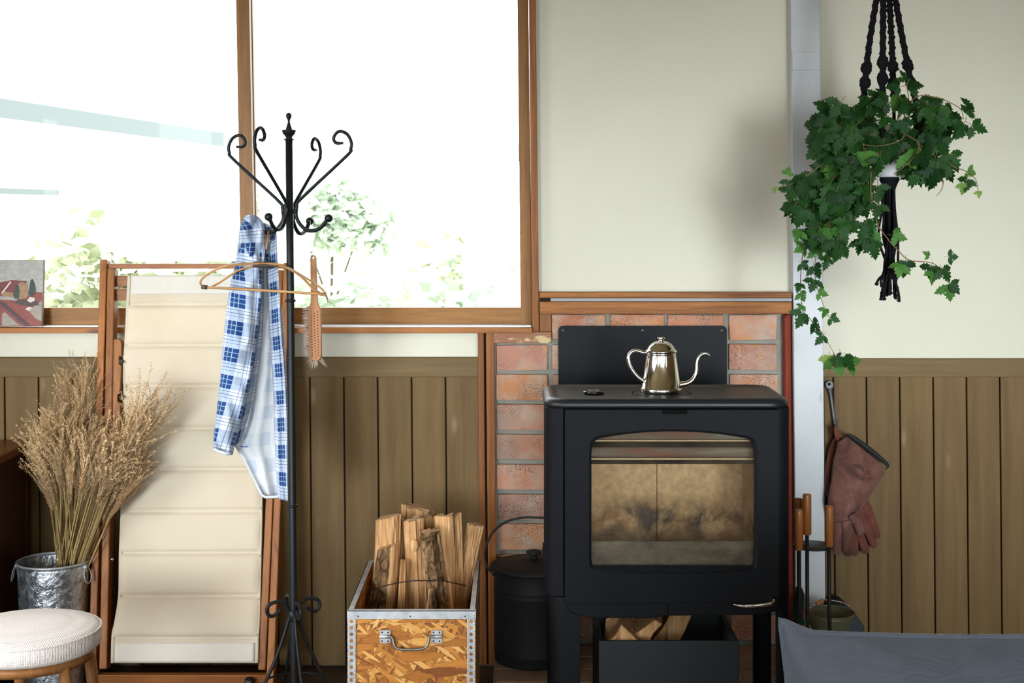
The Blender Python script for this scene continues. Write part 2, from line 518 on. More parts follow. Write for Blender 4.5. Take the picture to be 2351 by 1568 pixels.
# boarded dado: backing, boards, top rails (parts of the wall)
def dado(px0, px1, joints, rail_y):
    mb = MB(); pxbox(mb, px0, 860, px1, 1528, DW - .004, DW)
    mb.build('board_backing', M['dark_gap'], wall_back)
    top = 866
    for a, b in zip(joints, joints[1:]):
        mb = MB()
        j = rnd.uniform(-.0012, .0012)
        pxbox(mb, a + 1.6, top - 4, b - 1.6, 1527.5, DW - .016 + j, DW - .004, lean=LEAN)
        mb.build('board', M['board'], wall_back, bevel=.0018, segs=1)
    mb = MB(); pxbox(mb, px0, rail_y, px1, top, DW - .020, DW)
    mb.build('board_rail', M['rail'], wall_back, bevel=.002, segs=1)
js = [1100 - 77.9 * k for k in range(17)][::-1]
dado(js[0], 1100, js, 820.5)
js = [1912 + 76.6 * k for k in range(-1, 12)]
dado(1888, js[-1], [1889] + js[1:], 823.5)

# brick panel
mb = MB(); pxbox(mb, 1130, 775, 1812, 1527, DW - .004, DW); pxbox(mb, 1241, 716, 1812, 775, DW - .004, DW)
mb.build('mortar', M['mortar'], wall_back)
brick_cols = [(1139, 1257), (1268, 1389), (1400, 1524), (1533, 1661), (1672, 1782)]
brick_variants = []
for vi in range(4):
    bm_ = MB(); w, h, t = .157, .0785, .03
    box(bm_, -w / 2, w / 2, 0, t, -h / 2, h / 2)
    r2 = random.Random(vi)
    for p in bm_.v: p += Vector((r2.uniform(-.0025, .0025), r2.uniform(-.002, .002), r2.uniform(-.0025, .0025)))
    me = bpy.data.meshes.new('brick'); me.from_pydata([tuple(p) for p in bm_.v], [], bm_.f); me.materials.append(M['brick'])
    b2 = bmesh.new(); b2.from_mesh(me); bmesh.ops.recalc_face_normals(b2, faces=b2.faces)
    bmesh.ops.bevel(b2, geom=b2.edges[:], offset=.004, segments=2, affect='EDGES', profile=.6); b2.to_mesh(me); b2.free()
    for p in me.polygons: p.use_smooth = False
    brick_variants.append(me)
for r in range(11):
    y0 = 721 + 68.6 * r; y1 = y0 + 59
    for ci, (x0, x1) in enumerate(brick_cols):
        if r == 0 and ci == 0: continue
        if y1 > 1470: continue
        c = P((x0 + x1) / 2 + LEAN * ((y0 + y1) / 2 - 784), (y0 + y1) / 2 + rnd.uniform(-1, 1), DW)
        wpx = (x1 - x0) / F * DW
        link_copy('brick', brick_variants[rnd.randrange(4)], wall_back, Vector((c.x, DW - .019 + rnd.uniform(-.002, .002), c.z)), scale=(wpx / .157, 1, 59 / F * DW / .0785))

# trims
n_trim = [0]
def trim(mat, *rects, bevel=.002, parent=None):
    mb = MB()
    for r in rects: pxbox(mb, *r[:6], lean=(r[6] if len(r) > 6 else 0))
    n_trim[0] += 1
    return struct(mb, 'trim_%d' % n_trim[0], mat, bevel=bevel)
DT = DW - .035
trim(M['redwood_x'], (-490, 752.5, 1222, 765, DW - .06, DW + .055))                          # window sill
t = trim(M['redwood'], (1222.5, -160, 1238, 762, DT, DW + .05, .010))                        # casing at the right of the window
trim(M['redwood'], (1238.5, 719, 1266, 762, DW - .022, DW))                                  # short upright stub
trim(M['chipped'], (1133, 762, 1266, 788, DT - .004, DW))                                    # chipped lintel
trim(M['redwood'], (1097, 762, 1111, 1527, DT, DW, LEAN))
trim(M['redwood'], (1115.5, 762, 1135, 1527, DT, DW, LEAN))
trim(M['dark_gap'], (1099, 764, 1133, 1526, DW - .008, DW, LEAN), bevel=0)
trim(M['beam_x'], (1239, 671.5, 1818, 684, DW - .055, DW))                                   # upper ledge strip
trim(M['beam_x'], (1239, 692.5, 1818, 721, DW - .07, DW))                                    # ledge beam
trim(M['alu'], (1264, 684.5, 1818, 692, DW - .05, DW), bevel=.001)
trim(M['dark_gap'], (1239, 684.5, 1263.5, 692, DW - .02, DW), bevel=0)
mb = MB(); pxbox(mb, 1800, 721, 1818, 1470, DW - .04, DW, LEAN)
n_trim[0] += 1
struct(mb, 'trim_%d' % n_trim[0], wood('red_edge_strip', (.13, .022, .012, 1), (.26, .05, .028, 1), 'z', 40, .45), bevel=.012)

# window: two sliding sashes
win = bpy.data.objects.new('window_1', None); COL.objects.link(win); ORG['window_1'] = Vector((0, 0, 0)); win['kind'] = 'structure'
def sash(x0, x1, yb0, yb1, y_top, st0, st1, d0, d1, lean0, lean1):
    mb = MB()
    pxbox(mb, x0, y_top, x0 + st0, yb1, d0, d1, lean0)
    pxbox(mb, x1 - st1, y_top, x1, yb1, d0, d1, lean1)
    s = mb.build('sash', M['sash_z'], win, bevel=.002)
    mb = MB(); pxbox(mb, x0 + st0 - 1, yb0, x1 - st1 + 1, yb1, d0 + .001, d1 - .001)
    mb.build('rail', M['sash_x'], s, bevel=.0015)
    mb = MB(); pxbox(mb, x0, y_top - 40, x1, y_top, d0 + .001, d1 - .001)
    mb.build('rail', M['sash_x'], s, bevel=.0015)
    mb = MB(); pxbox(mb, x0 + st0 - 4, y_top, x1 - st1 + 4, yb0 + 4, (d0 + d1) / 2 - .002, (d0 + d1) / 2 + .002)
    mb.build('pane', M['glass'], s)
    return s
sash(-440, 586, 707, 746, -110, 40, 30, DW + .005, DW + .04, .01, .0185)
sash(563, 1222, 706.5, 747, -110, 30, 25.5, DW + .047, DW + .08, .0185, .011)
mb = MB(); pxbox(mb, -480, -160, 1224, -105, DW, DW + .1); mb.build('head', M['sash_x'], win)
mb = MB(); pxbox(mb, -480, -105, -440, 752, DW, DW + .1); mb.build('jamb', M['sash_z'], win)
mb = MB(); pxbox(mb, -480, 747.5, 1219, 752, DW - .03, DW + .1); mb.build('track', M['whitetrack'], win)
mb = MB(); pxbox(mb, 1176, 330, 1193, 370, DW + .058, DW + .062); mb.build('catch', plain('catch_plastic', (.85, .86, .86, 1), .3), win, bevel=.002)

# steel post
post = thing('steel_post', 'pale grey painted steel post beside the hanging plant, scuffed near the floor', 'post', P(1854, 1528, DW - .03))
mb = MB(); pxbox(mb, 1822, -600, 1890.5, 1530, DW - .05, DW + .0, .0085)
mb.build('column', M['steel'], post, bevel=.003)
mb = MB(); pxbox(mb, 1824, 119, 1889, 161, DW - .055, DW - .049, .0085)
mb.build('plate', M['steel'], post, bevel=.002)

# hearth
HZ = .07
hearth = thing('hearth', 'low paved hearth under the wood stove', 'hearth', (.45, 3.75, 0))
hx0, hx1, hy0, hy1 = xpx(1136), .985, 3.12, DW - .022
mb = MB(); box(mb, hx0, hx1, hy0, hy1, 0, HZ - .004); mb.build('base', M['mortar'], hearth)
pv = MB(); box(pv, -.076, .076, -.053, .053, -.03, 0)
me = bpy.data.meshes.new('paver'); me.from_pydata([tuple(p) for p in pv.v], [], pv.f); me.materials.append(M['paver'])
b2 = bmesh.new(); b2.from_mesh(me); bmesh.ops.recalc_face_normals(b2, faces=b2.faces); bmesh.ops.bevel(b2, geom=b2.edges[:], offset=.004, segments=1, affect='EDGES'); b2.to_mesh(me); b2.free()
ncol = 6; cw = (hx1 - hx0) / ncol; nrow = 10; rh = (hy1 - hy0) / nrow
for i in range(ncol):
    for j in range(nrow):
        link_copy('paver', me, hearth, (hx0 + cw * (i + .5), hy0 + rh * (j + .5), HZ - rnd.uniform(0, .0015)), scale=((cw - .008) / .152, (rh - .008) / .106, 1))

# ------------------------------------------------------------------ outdoors
M['grass'] = plain('rough_grass', (.50, .54, .38, 1), .9, var=.2, bscale=30)
def mat_leafy(name, a, b):
    k = NT(name)
    k.set(color=k.mix(k.noise(k.obj(), 9, 3), a, b), rough=.6)
    return k.m
M['bush_a'] = mat_leafy('shrub_leaf_pale', (.38, .44, .27, 1), (.54, .56, .42, 1))
M['bush_b'] = mat_leafy('shrub_leaf_deep', (.44, .53, .43, 1), (.58, .64, .53, 1))
M['barnwall'] = plain('white_barn_wall', (.8, .8, .78, 1), .8)
M['barnroof'] = plain('blue_grey_roof', (.115, .14, .15, 1), .6)
mb = MB(); box(mb, -60, 60, DW + .2, 120, -.5, -.35)
g = mb.build('garden_ground', M['grass']); g['kind'] = 'structure'
barn = thing('barn', 'pale barn with a long blue-grey eave beyond the garden', 'building', (-6, 14, -.35))
bd = Vector((.87, 4.2, 0)).normalized()            # direction of the long side
bn = Vector((bd.y, -bd.x, 0))                     # outward, towards the window
a0 = Vector((-4.35, 11.2, 0)); a1 = Vector((-3.62, 15.9, 0))
mb = MB()
def slab(mb, a, b, back, z0, z1, mi=0):
    vs = [Vector((q.x, q.y, z)) for z in (z0, z1) for q in (a, b, b - bn * back, a - bn * back)]
    return mb.add(vs, [(0, 1, 2, 3), (7, 6, 5, 4), (0, 4, 5, 1), (1, 5, 6, 2), (2, 6, 7, 3), (3, 7, 4, 0)], False, mi)
slab(mb, a0 - bd * 5, a1, 6, -.36, 2.10); mb.build('wall', M['barnwall'], barn)
mb = MB()
e0 = a0 - bd * 5.3 + bn * .28; e1 = a1 + bd * .35 + bn * .28
vs = []
for q, zz in ((e0, 2.16), (e1, 2.16), (e1 - bn * 3.3, 3.3), (e0 - bn * 3.3, 3.3), (e0 - bn * 6.8, 2.1), (e1 - bn * 6.8, 2.1)):
    vs.append(Vector((q.x, q.y, zz)))
vs += [v + Vector((0, 0, .16)) for v in vs]
mb.add(vs, [(0, 1, 2, 3), (3, 2, 5, 4), (6, 9, 8, 7), (9, 10, 11, 8), (0, 6, 7, 1), (1, 7, 8, 2), (2, 8, 11, 5), (5, 11, 10, 4), (4, 10, 9, 3), (3, 9, 6, 0)])
mb.build('roof', M['barnroof'], barn)
mb = MB(); b0 = a0 - bd * .5 + bn * .01; b1 = a0 + bd * 1.4 + bn * .01
slab(mb, b0 + bn * .06, b1 + bn * .06, .06, 1.55, 1.6); mb.build('ledge', M['barnroof'], barn)
def shrub(name, c, rx, ry, rz, n, leaf, mat, label, group, cat='shrub'):
    r2 = random.Random(int(c[0] * 100) + n)
    t = thing(name, label, cat, (c[0], c[1], -.35), group)
    mb = MB()
    for i in range(n):
        a = r2.uniform(0, 2 * PI); e = math.asin(r2.uniform(-.3, 1)); q = r2.uniform(.55, 1) * (1 + .25 * math.sin(a * 3 + c[0]))
        p = Vector((c[0] + rx * q * math.cos(a) * math.cos(e), c[1] + ry * q * math.sin(a) * math.cos(e), c[2] + rz * q * math.sin(e)))
        d = Vector((r2.uniform(-1, 1), r2.uniform(-1, 1), r2.uniform(-.7, .5))).normalized()
        s = d.orthogonal().normalized(); s.rotate(Quaternion(d, r2.uniform(0, 6)))
        l = leaf * r2.uniform(.6, 1.3)
        mb.add([p, p + d * l * .5 + s * l * .28, p + d * l, p + d * l * .5 - s * l * .28], [(0, 1, 2, 3)])
    f = mb.build('foliage', mat, t, fix=False, kind='stuff')
    mb = MB()
    for k in range(4):
        a = k * 1.6
        tube(mb, [(c[0], c[1], -.36), (c[0] + .2 * rx * math.cos(a), c[1] + .2 * ry * math.sin(a), (c[2] - .35) / 2), (c[0] + .5 * rx * math.cos(a), c[1] + .5 * ry * math.sin(a), c[2] + .3 * rz)], [.03, .022, .01], 6)
    mb.build('stem', plain('twig', (.1, .07, .04, 1), .8), t)
    return t
shrub('garden_shrub', (-2.0, 7.6, .55), .62, .5, .80, 2600, .11, M['bush_a'], 'tall pale shrub outside the window in front of the barn', 'shrubs outside the window')
shrub('garden_shrub', (-3.85, 18.6, .85), .7, .7, 1.05, 3200, .2, M['bush_b'], 'deeper green tree past the end of the barn', 'shrubs outside the window')
shrub('garden_shrub', (-3.35, 8.9, .15), .75, .5, .75, 1800, .11, M['bush_a'], 'low pale shrub behind the small painting', 'shrubs outside the window')
shrub('garden_shrub', (-.75, 7.0, .45), .55, .4, .68, 2200, .09, M['bush_b'], 'low shrub outside the window right behind the coat rack', 'shrubs outside the window')
shrub('garden_shrub', (-.13, 6.2, .45), .36, .35, .72, 1800, .09, M['bush_b'], 'low shrub outside the window beside its corner', 'shrubs outside the window')
shrub('garden_shrub', (.1, 10.5, .4), 1.0, .7, .9, 2200, .14, M['bush_a'], 'pale loose shrub further out in the garden', 'shrubs outside the window')
shrub('garden_shrub', (-3.3, 26.0, 1.0), 1.15, .9, .95, 2000, .26, M['bush_b'], 'far green tree standing alone beyond the garden', 'shrubs outside the window')
# ------------------------------------------------------------------ materials of the things
M['black_iron'] = plain('black_painted_iron', (.007, .0085, .0095, 1), .45, 0, .22, bump=.05, bscale=300)
def mat_galv():
    k = NT('galvanised_steel')
    v = k.shift(k.obj())
    c = k.vor(v, 70, 'Color')
    bw = k.new('ShaderNodeRGBToBW'); k.put(bw.inputs[0], c)
    k.set(color=k.ramp(bw.outputs[0], [(.2, (.36, .39, .43, 1)), (.8, (.60, .63, .67, 1))]), metal=.9, rough=k.math('MULTIPLY_ADD', bw.outputs[0], .3, .22))
    k.bump(k.noise(v, 75, 2), .9, .004)
    return k.m
M['galv'] = mat_galv()
M['galv_flat'] = (lambda k: (k.set(color=k.ramp(k.noise(k.shift(k.obj()), 30, 4), [(.35, (.38, .395, .41, 1)), (.65, (.56, .57, .58, 1))]), metal=.6, rough=.42), k.m)[-1])(NT('zinc_plate'))
M['teak'] = wood('reddish_chair_wood', (.15, .048, .012, 1), (.36, .14, .036, 1), 'z', 60, .42, .15, (.9, 1.1))
M['teak_x'] = wood('reddish_chair_wood_across', (.14, .045, .013, 1), (.33, .125, .034, 1), 'x', 60, .42, .15, (.9, 1.1))
M['dark_metal'] = plain('dark_metal', (.02, .018, .017, 1), .35, .6)
M['chrome'] = plain('chrome', (.75, .75, .76, 1), .12, 1.0)

# ------------------------------------------------------------------ cabinet
cab = thing('cabinet', 'dark red-brown wooden cabinet with overhanging top at the wall beside the dried grass', 'cabinet', (-1.75, 4.0, 0))
M['mahogany'] = wood('dark_mahogany', (.035, .010, .004, 1), (.10, .03, .010, 1), 'z', 45, .35, .08, (.95, 1.05))
M['mahogany_top'] = wood('red_mahogany_top', (.10, .022, .007, 1), (.22, .062, .02, 1), 'y', 30, .3, .08, (.95, 1.05))
cx1 = xpx(79, 4.26)
box(MB(), cx1 - .60, cx1, 3.70, 4.268, .66, .688).build('top', M['mahogany_top'], cab, bevel=.008, segs=3)
box(MB(), cx1 - .585, cx1 - .016, 3.725, 4.262, .05, .66).build('body', M['mahogany'], cab, bevel=.002)
box(MB(), cx1 - .57, cx1 - .035, 3.74, 4.25, 0, .05).build('plinth', M['mahogany'], cab)
box(MB(), cx1 - .018, cx1 - .010, 4.225, 4.262, .05, .66).build('stile', M['mahogany'], cab, bevel=.002)
for zz in (.36,):
    box(MB(), cx1 - .57, cx1 - .03, 3.712, 3.725, .07, .645).build('door', M['mahogany'], cab, bevel=.003)

# ------------------------------------------------------------------ stool
SD = 3.3
sc = P(62, 1443, SD); sr = .166
stool = thing('stool', 'round stool with pale woven cushion and brown wooden legs in front of the metal bucket', 'stool', (sc.x, sc.y, 0))
def mat_weave(name, a, b, sc_=420, strength=.5):
    k = NT(name)
    w1 = k.new('ShaderNodeTexWave', {'Scale': sc_ / 6.28, 'Distortion': 1.2, 'Detail': 2}, bands_direction='X'); k.put(w1.inputs[0], k.obj())
    w2 = k.new('ShaderNodeTexWave', {'Scale': sc_ / 6.28, 'Distortion': 1.2, 'Detail': 2}, bands_direction='Y'); k.put(w2.inputs[0], k.obj())
    w3 = k.new('ShaderNodeTexWave', {'Scale': sc_ / 6.28, 'Distortion': 1.2, 'Detail': 2}, bands_direction='Z'); k.put(w3.inputs[0], k.obj())
    h = k.math('ADD', k.math('ADD', w1.outputs[1], w2.outputs[1]), w3.outputs[1])
    k.set(color=k.mix(k.ramp(h, [(.25, (0, 0, 0, 1)), (.75, (1, 1, 1, 1))]), a, b), rough=.9, spec=.15, sheen=.2)
    k.bump(h, strength, .001)
    return k.m
M['weave'] = mat_weave('oatmeal_weave', (.52, .43, .385, 1), (.80, .72, .67, 1))
prof = []
zt = sc.z
for i in range(12):
    q = i / 11
    prof.append((max(.0001, sr * .985 * math.sin(q * PI / 2)), zt + .017 * math.cos(q * PI / 2) - .001))
lathe(MB(), prof + [(sr, zt - .004), (sr + .002, zt - .02), (sr, zt - .038), (sr - .01, zt - .047), (.05, zt - .048)], (sc.x, sc.y), 56).build('seat', M['weave'], stool)
tube(MB(), [(sc.x + sr * math.cos(a), sc.y + sr * math.sin(a), zt - .002) for a in [2 * PI * k / 56 for k in range(56)]], .0032, 6, True).build('piping', M['weave'], stool)
M['legwood'] = wood('stool_wood', (.17, .065, .02, 1), (.33, .15, .055, 1), 'z', 60, .35, .08, (.9, 1.1))
lathe(MB(), [(sr - .035, zt - .048), (sr - .018, zt - .049), (sr - .012, zt - .058), (sr - .02, zt - .072), (sr - .035, zt - .072), (sr - .035, zt - .048)], (sc.x, sc.y), 48).build('seat_ring', M['legwood'], stool)
for a in (.42, -.62, 2.0, 3.7):
    c0 = Vector((sc.x + (sr - .028) * math.cos(a), sc.y + (sr - .028) * math.sin(a), zt - .06))
    c1 = Vector((sc.x + (sr + .012) * math.cos(a), sc.y + (sr + .012) * math.sin(a), 0))
    tube(MB(), [c0, c0.lerp(c1, .3), c0.lerp(c1, .7), c1], [.013, .0145, .0125, .0095], 14).build('leg', M['legwood'], stool)
zr = .15
tube(MB(), [(sc.x + (sr - .012) * math.cos(a), sc.y + (sr - .012) * math.sin(a), zr) for a in [2 * PI * k / 40 for k in range(40)]], .006, 8, True).build('foot_ring', M['legwood'], stool)

# ------------------------------------------------------------------ galvanised bucket
BD = 4.03
bc = P(123, 1287, BD)
bk = thing('metal_bucket', 'galvanised metal bucket with ring handles holding the dried grass', 'bucket', (bc.x, bc.y, 0))
R0 = 82 / F * BD
zt = bc.z
body = [(.001, .006), (R0 * .78, .006), (R0 * .80, .002), (R0 * .82, .012), (R0 * .83, .05), (R0 * .97, zt - .03), (R0 * .985, zt - .012), (R0 * .985, zt - .002), (R0 * .965, zt - .006), (R0 * .95, zt - .05), (R0 * .81, .02), (.001, .014)]
lathe(MB(), body, (bc.x, bc.y), 48).build('body', M['galv'], bk)
tube(MB(), [(bc.x + R0 * .985 * math.cos(a), bc.y + R0 * .985 * math.sin(a), zt) for a in [2 * PI * k / 56 for k in range(56)]], .0034, 8, True).build('rim', M['galv_flat'], bk)
for s in (-1, 1):
    a = -.28 if s > 0 else PI + .15
    c = Vector((bc.x + (R0 * .99) * math.cos(a), bc.y + (R0 * .99) * math.sin(a), zt - .028))
    rr = .0215
    o = Vector((math.cos(a), math.sin(a), 0)); tdir = Vector((-math.sin(a), math.cos(a), 0))
    pts = [c + o * (.006 + .004 * (1 - math.cos(q))) + tdir * rr * .8 * math.sin(q) + Vector((0, 0, rr * (math.cos(q) - .25))) for q in [2 * PI * k / 24 for k in range(24)]]
    tube(MB(), pts, .0017, 6, True).build('ring_handle', M['galv_flat'], bk)
    mb = MB(); ball(mb, c + Vector((0, 0, .016)) + o * .002, .008, sq=(.7, .7, 1)); mb.build('ear', M['galv_flat'], bk)

# ------------------------------------------------------------------ dried grass
def mat_straw(name, a, b, trans=.25):
    k = NT(name)
    col = k.vary(k.mix(k.noise(k.obj(), 25, 3), a, b), .8, 1.2)
    k.set(color=col, rough=.7, spec=.2)
    return k.m
M['stalk'] = mat_straw('straw_stalk', (.20, .12, .042, 1), (.42, .31, .13, 1))
M['plume'] = mat_straw('grass_plume', (.35, .205, .085, 1), (.68, .50, .29, 1))
def plume_mesh(i, L=.27, droop=.5):
    r2 = random.Random(100 + i); mb = MB()
    nb = 21
    bias = r2.choice((-1, 1)) * r2.uniform(.1, droop)
    for b in range(nb):
        t0 = .02 + .5 * b / nb
        az = r2.uniform(0, 2 * PI)
        lb = L * r2.uniform(.5, .8)
        p = Vector((0, 0, L * t0))
        sp = r2.uniform(.04, .17)
        out = Vector((math.cos(az) * sp, math.sin(az) * sp, 1)).normalized()
        n = 26
        prev = p
        for s in range(n):
            f = s / n
            dirv = (out + Vector((math.cos(az) * .35 * f * f + bias * 1.1 * f * f * f, math.sin(az) * .35 * f * f, -.5 * f * f * f))).normalized()
            q = prev + dirv * (lb / n)
            if s % 3 == 0:
                sd = dirv.orthogonal().normalized() * .0006
                mb.add([prev - sd, prev + sd, q + dirv * lb / n * 2 + sd, q + dirv * lb / n * 2 - sd], [(0, 1, 2, 3)])
            for e in range(4):
                a2 = r2.uniform(0, 2 * PI)
                o = dirv.orthogonal().normalized(); o.rotate(Quaternion(dirv, a2))
                tip = q + (dirv * .7 + o * .8).normalized() * r2.uniform(.006, .0125)
                mid = q.lerp(tip, .55); sd = dirv.cross(o).normalized() * r2.uniform(.0008, .0015)
                mb.add([q, mid + sd, tip, mid - sd], [(0, 1, 2, 3)])
            prev = q
    me = bpy.data.meshes.new('plume'); me.from_pydata([tuple(p) for p in mb.v], [], mb.f); me.materials.append(M['plume'])
    return me
plumes = [plume_mesh(i) for i in range(7)]
stalk_me = []
for i in range(3):
    mb = MB(); tube(mb, [(0, 0, 0), (.004 * math.sin(i), .003, .33), (0, .002 * i, .66), (0, 0, 1)], [.0024, .0023, .002, .0012], 6)
    for zn in (.22 + .05 * i, .5, .74): ball(mb, (0.002, 0.001, zn), .0032, seg=6, rows=4, sq=(1, 1, .6))
    me = bpy.data.meshes.new('stalk'); me.from_pydata([tuple(p) for p in mb.v], [], mb.f); me.materials.append(M['stalk']); me.polygons.foreach_set('use_smooth', [True] * len(me.polygons))
    stalk_me.append(me)
def grass(base, top, tilt, label, vi, pl=1.0):
    t = thing('dried_grass_stem', label, 'dried grass', base, 'dried grass stems in the metal bucket')
    d = (top - base); L = d.length
    q = Vector((0, 0, 1)).rotation_difference(d)
    so = link_copy('stalk', stalk_me[vi % 3], t, base, q, (1, 1, L))
    d2 = (d.normalized() + tilt).normalized()
    q2 = Vector((0, 0, 1)).rotation_difference(d2) @ Quaternion((0, 0, 1), vi * 1.7)
    po = link_copy('plume', plumes[vi % 7], t, top - d2 * .03, q2, pl)
lab = 'dried grass stem with a feathery tan plume, one of the bunch in the metal bucket'
r2 = random.Random(5)
N = 78
for i in range(N):
    u = (i + .5) / N
    ang = r2.uniform(0, 2 * PI); rad = math.sqrt(r2.random())
    neck = P(155 + 26 * rad * math.cos(ang), 1290, BD + .032 * rad * math.sin(ang) + .0)
    # where the plume begins
    tx = 118 + (250 - 118) * (u + r2.uniform(-.08, .08)); ty = 1095 + 50 * r2.random() + 40 * abs(u - .4) + (20 if u > .8 else 0)
    top = P(tx, ty, BD + r2.uniform(-.05, .05))
    d = (neck - top)
    base = neck + d.normalized() * ((neck.z - .02) / -d.normalized().z if d.z < 0 else .3)
    base.x = max(bc.x - R0 * .6, min(bc.x + R0 * .6, base.x)); base.y = max(BD - R0 * .5, min(BD + R0 * .5, base.y)); base.z = .016
    if (Vector((base.x, base.y)) - Vector((bc.x, bc.y))).length > R0 * .72:
        v2 = (Vector((base.x, base.y)) - Vector((bc.x, bc.y))).normalized() * R0 * .7
        base.x, base.y = bc.x + v2.x, bc.y + v2.y
    grass(base, top, Vector(((u - .42) * .42 + r2.uniform(-.1, .1), r2.uniform(-.2, .12), 0)), lab, i, r2.uniform(.62, .86))
for i, (tx, ty, tl, s) in enumerate([(160, 985, -.05, .8), (175, 990, .12, .8), (150, 995, -.12, .75), (185, 1000, .2, .7), (168, 1000, .05, .8)]):
    top = P(tx, ty, BD + .06)
    grass(Vector((bc.x + .02, BD + .02, .016)), top, Vector((tl, .1, 0)), 'dried grass stem of the dark loose tuft standing tallest behind the bunch', i + 80, s)
for i, (tx, ty, tl, s) in enumerate([(262, 1062, .12, 1.0), (268, 1070, .18, 1.02), (272, 1080, .3, 1.0), (262, 1090, .42, .95), (268, 1085, .05, .95)]):
    top = P(tx, ty, BD - .05)
    grass(Vector((bc.x - .06, BD + .01, .016)), top, Vector((tl, -.08, 0)), 'dried grass stem leaning out from the bunch across the cream chair sling', i + 90, s)

# ------------------------------------------------------------------ painting on the sill
def pd(py): return 4.305 - .05 * (py - 597) / 155 - .012
pt = thing('painting', 'small unframed painting of a red farmhouse leaning on the window sill', 'painting', P(20, 751, 4.243))
def pquad(mb, pts, off, mi=0):
    vs = [P(a, b, pd(b) - off) for a, b in pts]
    if not mb.uv and False: pass
    return mb.add(vs, [tuple(range(len(vs)))], False, mi)
mb = MB()
fr = [P(a, b, pd(b)) for a, b in ((-55, 751.5), (97, 749.5), (101, 597), (-57, 597))]
mb.add(fr + [p + Vector((0, .012, 0)) for p in fr], BOXF)
mb.build('canvas', plain('canvas_edge', (.20, .15, .13, 1), .8), pt)
def paint(name, a, b, s=55):
    k = NT(name)
    k.set(color=k.mix(k.ramp(k.noise(k.obj((1, 1, 1.6)), s, 5, .7), [(.35, (0, 0, 0, 1)), (.7, (1, 1, 1, 1))]), a, b), rough=.45)
    k.bump(k.noise(k.obj(), 160, 4), .4, .001)
    return k.m
pm = [paint('paint_grey_sky', (.27, .26, .23, 1), (.40, .39, .35, 1)), paint('paint_red_ground', (.16, .028, .02, 1), (.26, .055, .035, 1)), paint('paint_roof', (.10, .015, .015, 1), (.2, .03, .028, 1)),
      paint('paint_dark_green', (.012, .03, .018, 1), (.03, .055, .03, 1)), paint('paint_ochre', (.22, .12, .05, 1), (.34, .2, .1, 1)), paint('paint_grey_ground', (.24, .2, .16, 1), (.33, .28, .23, 1)), paint('paint_white', (.5, .46, .42, 1), (.6, .5, .46, 1)), paint('paint_dark_line', (.035, .02, .02, 1), (.08, .03, .03, 1))]
mb = MB()
e = .0006
pquad(mb, [(-54, 750.5), (96.5, 749), (100, 598), (-56, 598)], e, 0)
pquad(mb, [(-54, 750), (96, 748.5), (97.5, 671), (80, 670), (40, 690), (-54, 684)], 2 * e, 1)
pquad(mb, [(66, 712), (96, 690), (95.5, 738), (80, 730)], 3 * e, 5)
pquad(mb, [(4, 748), (5, 722), (10, 716), (45, 747)], 3 * e, 5)
pquad(mb, [(-54, 690), (-54, 660), (26, 643), (62, 645), (48, 675), (30, 682), (2, 680)], 3 * e, 2)
pquad(mb, [(2, 678), (3, 668), (30, 672), (31, 684)], 4 * e, 4)
pquad(mb, [(40, 688), (34, 672), (38, 655), (48, 648), (56, 648), (64, 655), (62, 684)], 4 * e, 4)
pquad(mb, [(33, 686), (32, 672), (36, 655), (42, 653), (45, 668), (43, 686)], 5 * e, 3)
pquad(mb, [(64, 676), (68, 655), (70, 643), (75, 640), (80, 655), (82, 668), (74, 680)], 5 * e, 3)
pquad(mb, [(35, 696), (40, 686), (86, 692), (90, 700), (66, 704)], 4 * e, 7)
pquad(mb, [(62, 690), (68, 682), (80, 684), (80, 690), (70, 695)], 6 * e, 6)
pquad(mb, [(57, 710), (66, 704), (74, 706), (66, 714)], 6 * e, 6)
pquad(mb, [(-10, 690), (5, 692), (70, 748), (58, 749)], 5 * e, 7)
pquad(mb, [(3, 672), (24, 645), (26, 648), (6, 674)], 6 * e, 6)
mb.build('picture', pm, pt, fix=False)
# ------------------------------------------------------------------ folding deck chair leaning on the sill
def cd(py, off=0.0): return 4.222 - .225 * (py - 600) / 1005 + off
def CP(px, py, off=0.0): return P(px, py, cd(py, off))
chair = thing('deck_chair', 'folded wooden deck chair with cream canvas sling leaning against the window sill', 'deck chair', (-.93, 4.0, 0))
def rail_between(name, a, b, wpx, th, mat, off0=0.0, bev=.003):
    mb = MB()
    A = CP(a[0], a[1], off0); B = CP(b[0], b[1], off0)
    beam(mb, A, B, wpx / F * 4.1, th, Vector((0, -1, 0)))
    return mb.build(name, mat, chair, bevel=bev)
rail_between('outer_rail', (242.5, 598), (214.5, 1603), 16.5, .048, M['teak'])
rail_between('outer_rail', (662, 606), (621, 1603), 16.5, .048, M['teak'])
rail_between('inner_rail', (259.5, 618), (241.5, 1534), 17.5, .045, M['teak'])
rail_between('inner_rail', (645, 622), (604, 1536), 16.5, .045, M['teak'])
def cross(name, x0, x1, y0, y1, th, off=0.0, mat=None, bev=.002):
    mb = MB()
    A = CP(x0, (y0 + y1) / 2, off); B = CP(x1, (y0 + y1) / 2, off)
    beam(mb, A, B, (y1 - y0) / F * 4.1, th, Vector((0, -1, 0)))
    return mb.build(name, mat or M['teak_x'], chair, bevel=bev)
cross('top_bar', 249, 656, 605, 617, .022)
cross('slat', 266, 640, 632.5, 658, .014, .004)
cross('slat', 265, 638, 663, 690, .014, .004)
cross('lower_bar', 222, 614, 1547, 1582, .026, .0)
cross('sling_rod', 247, 604, 1500, 1520, .016, .03)
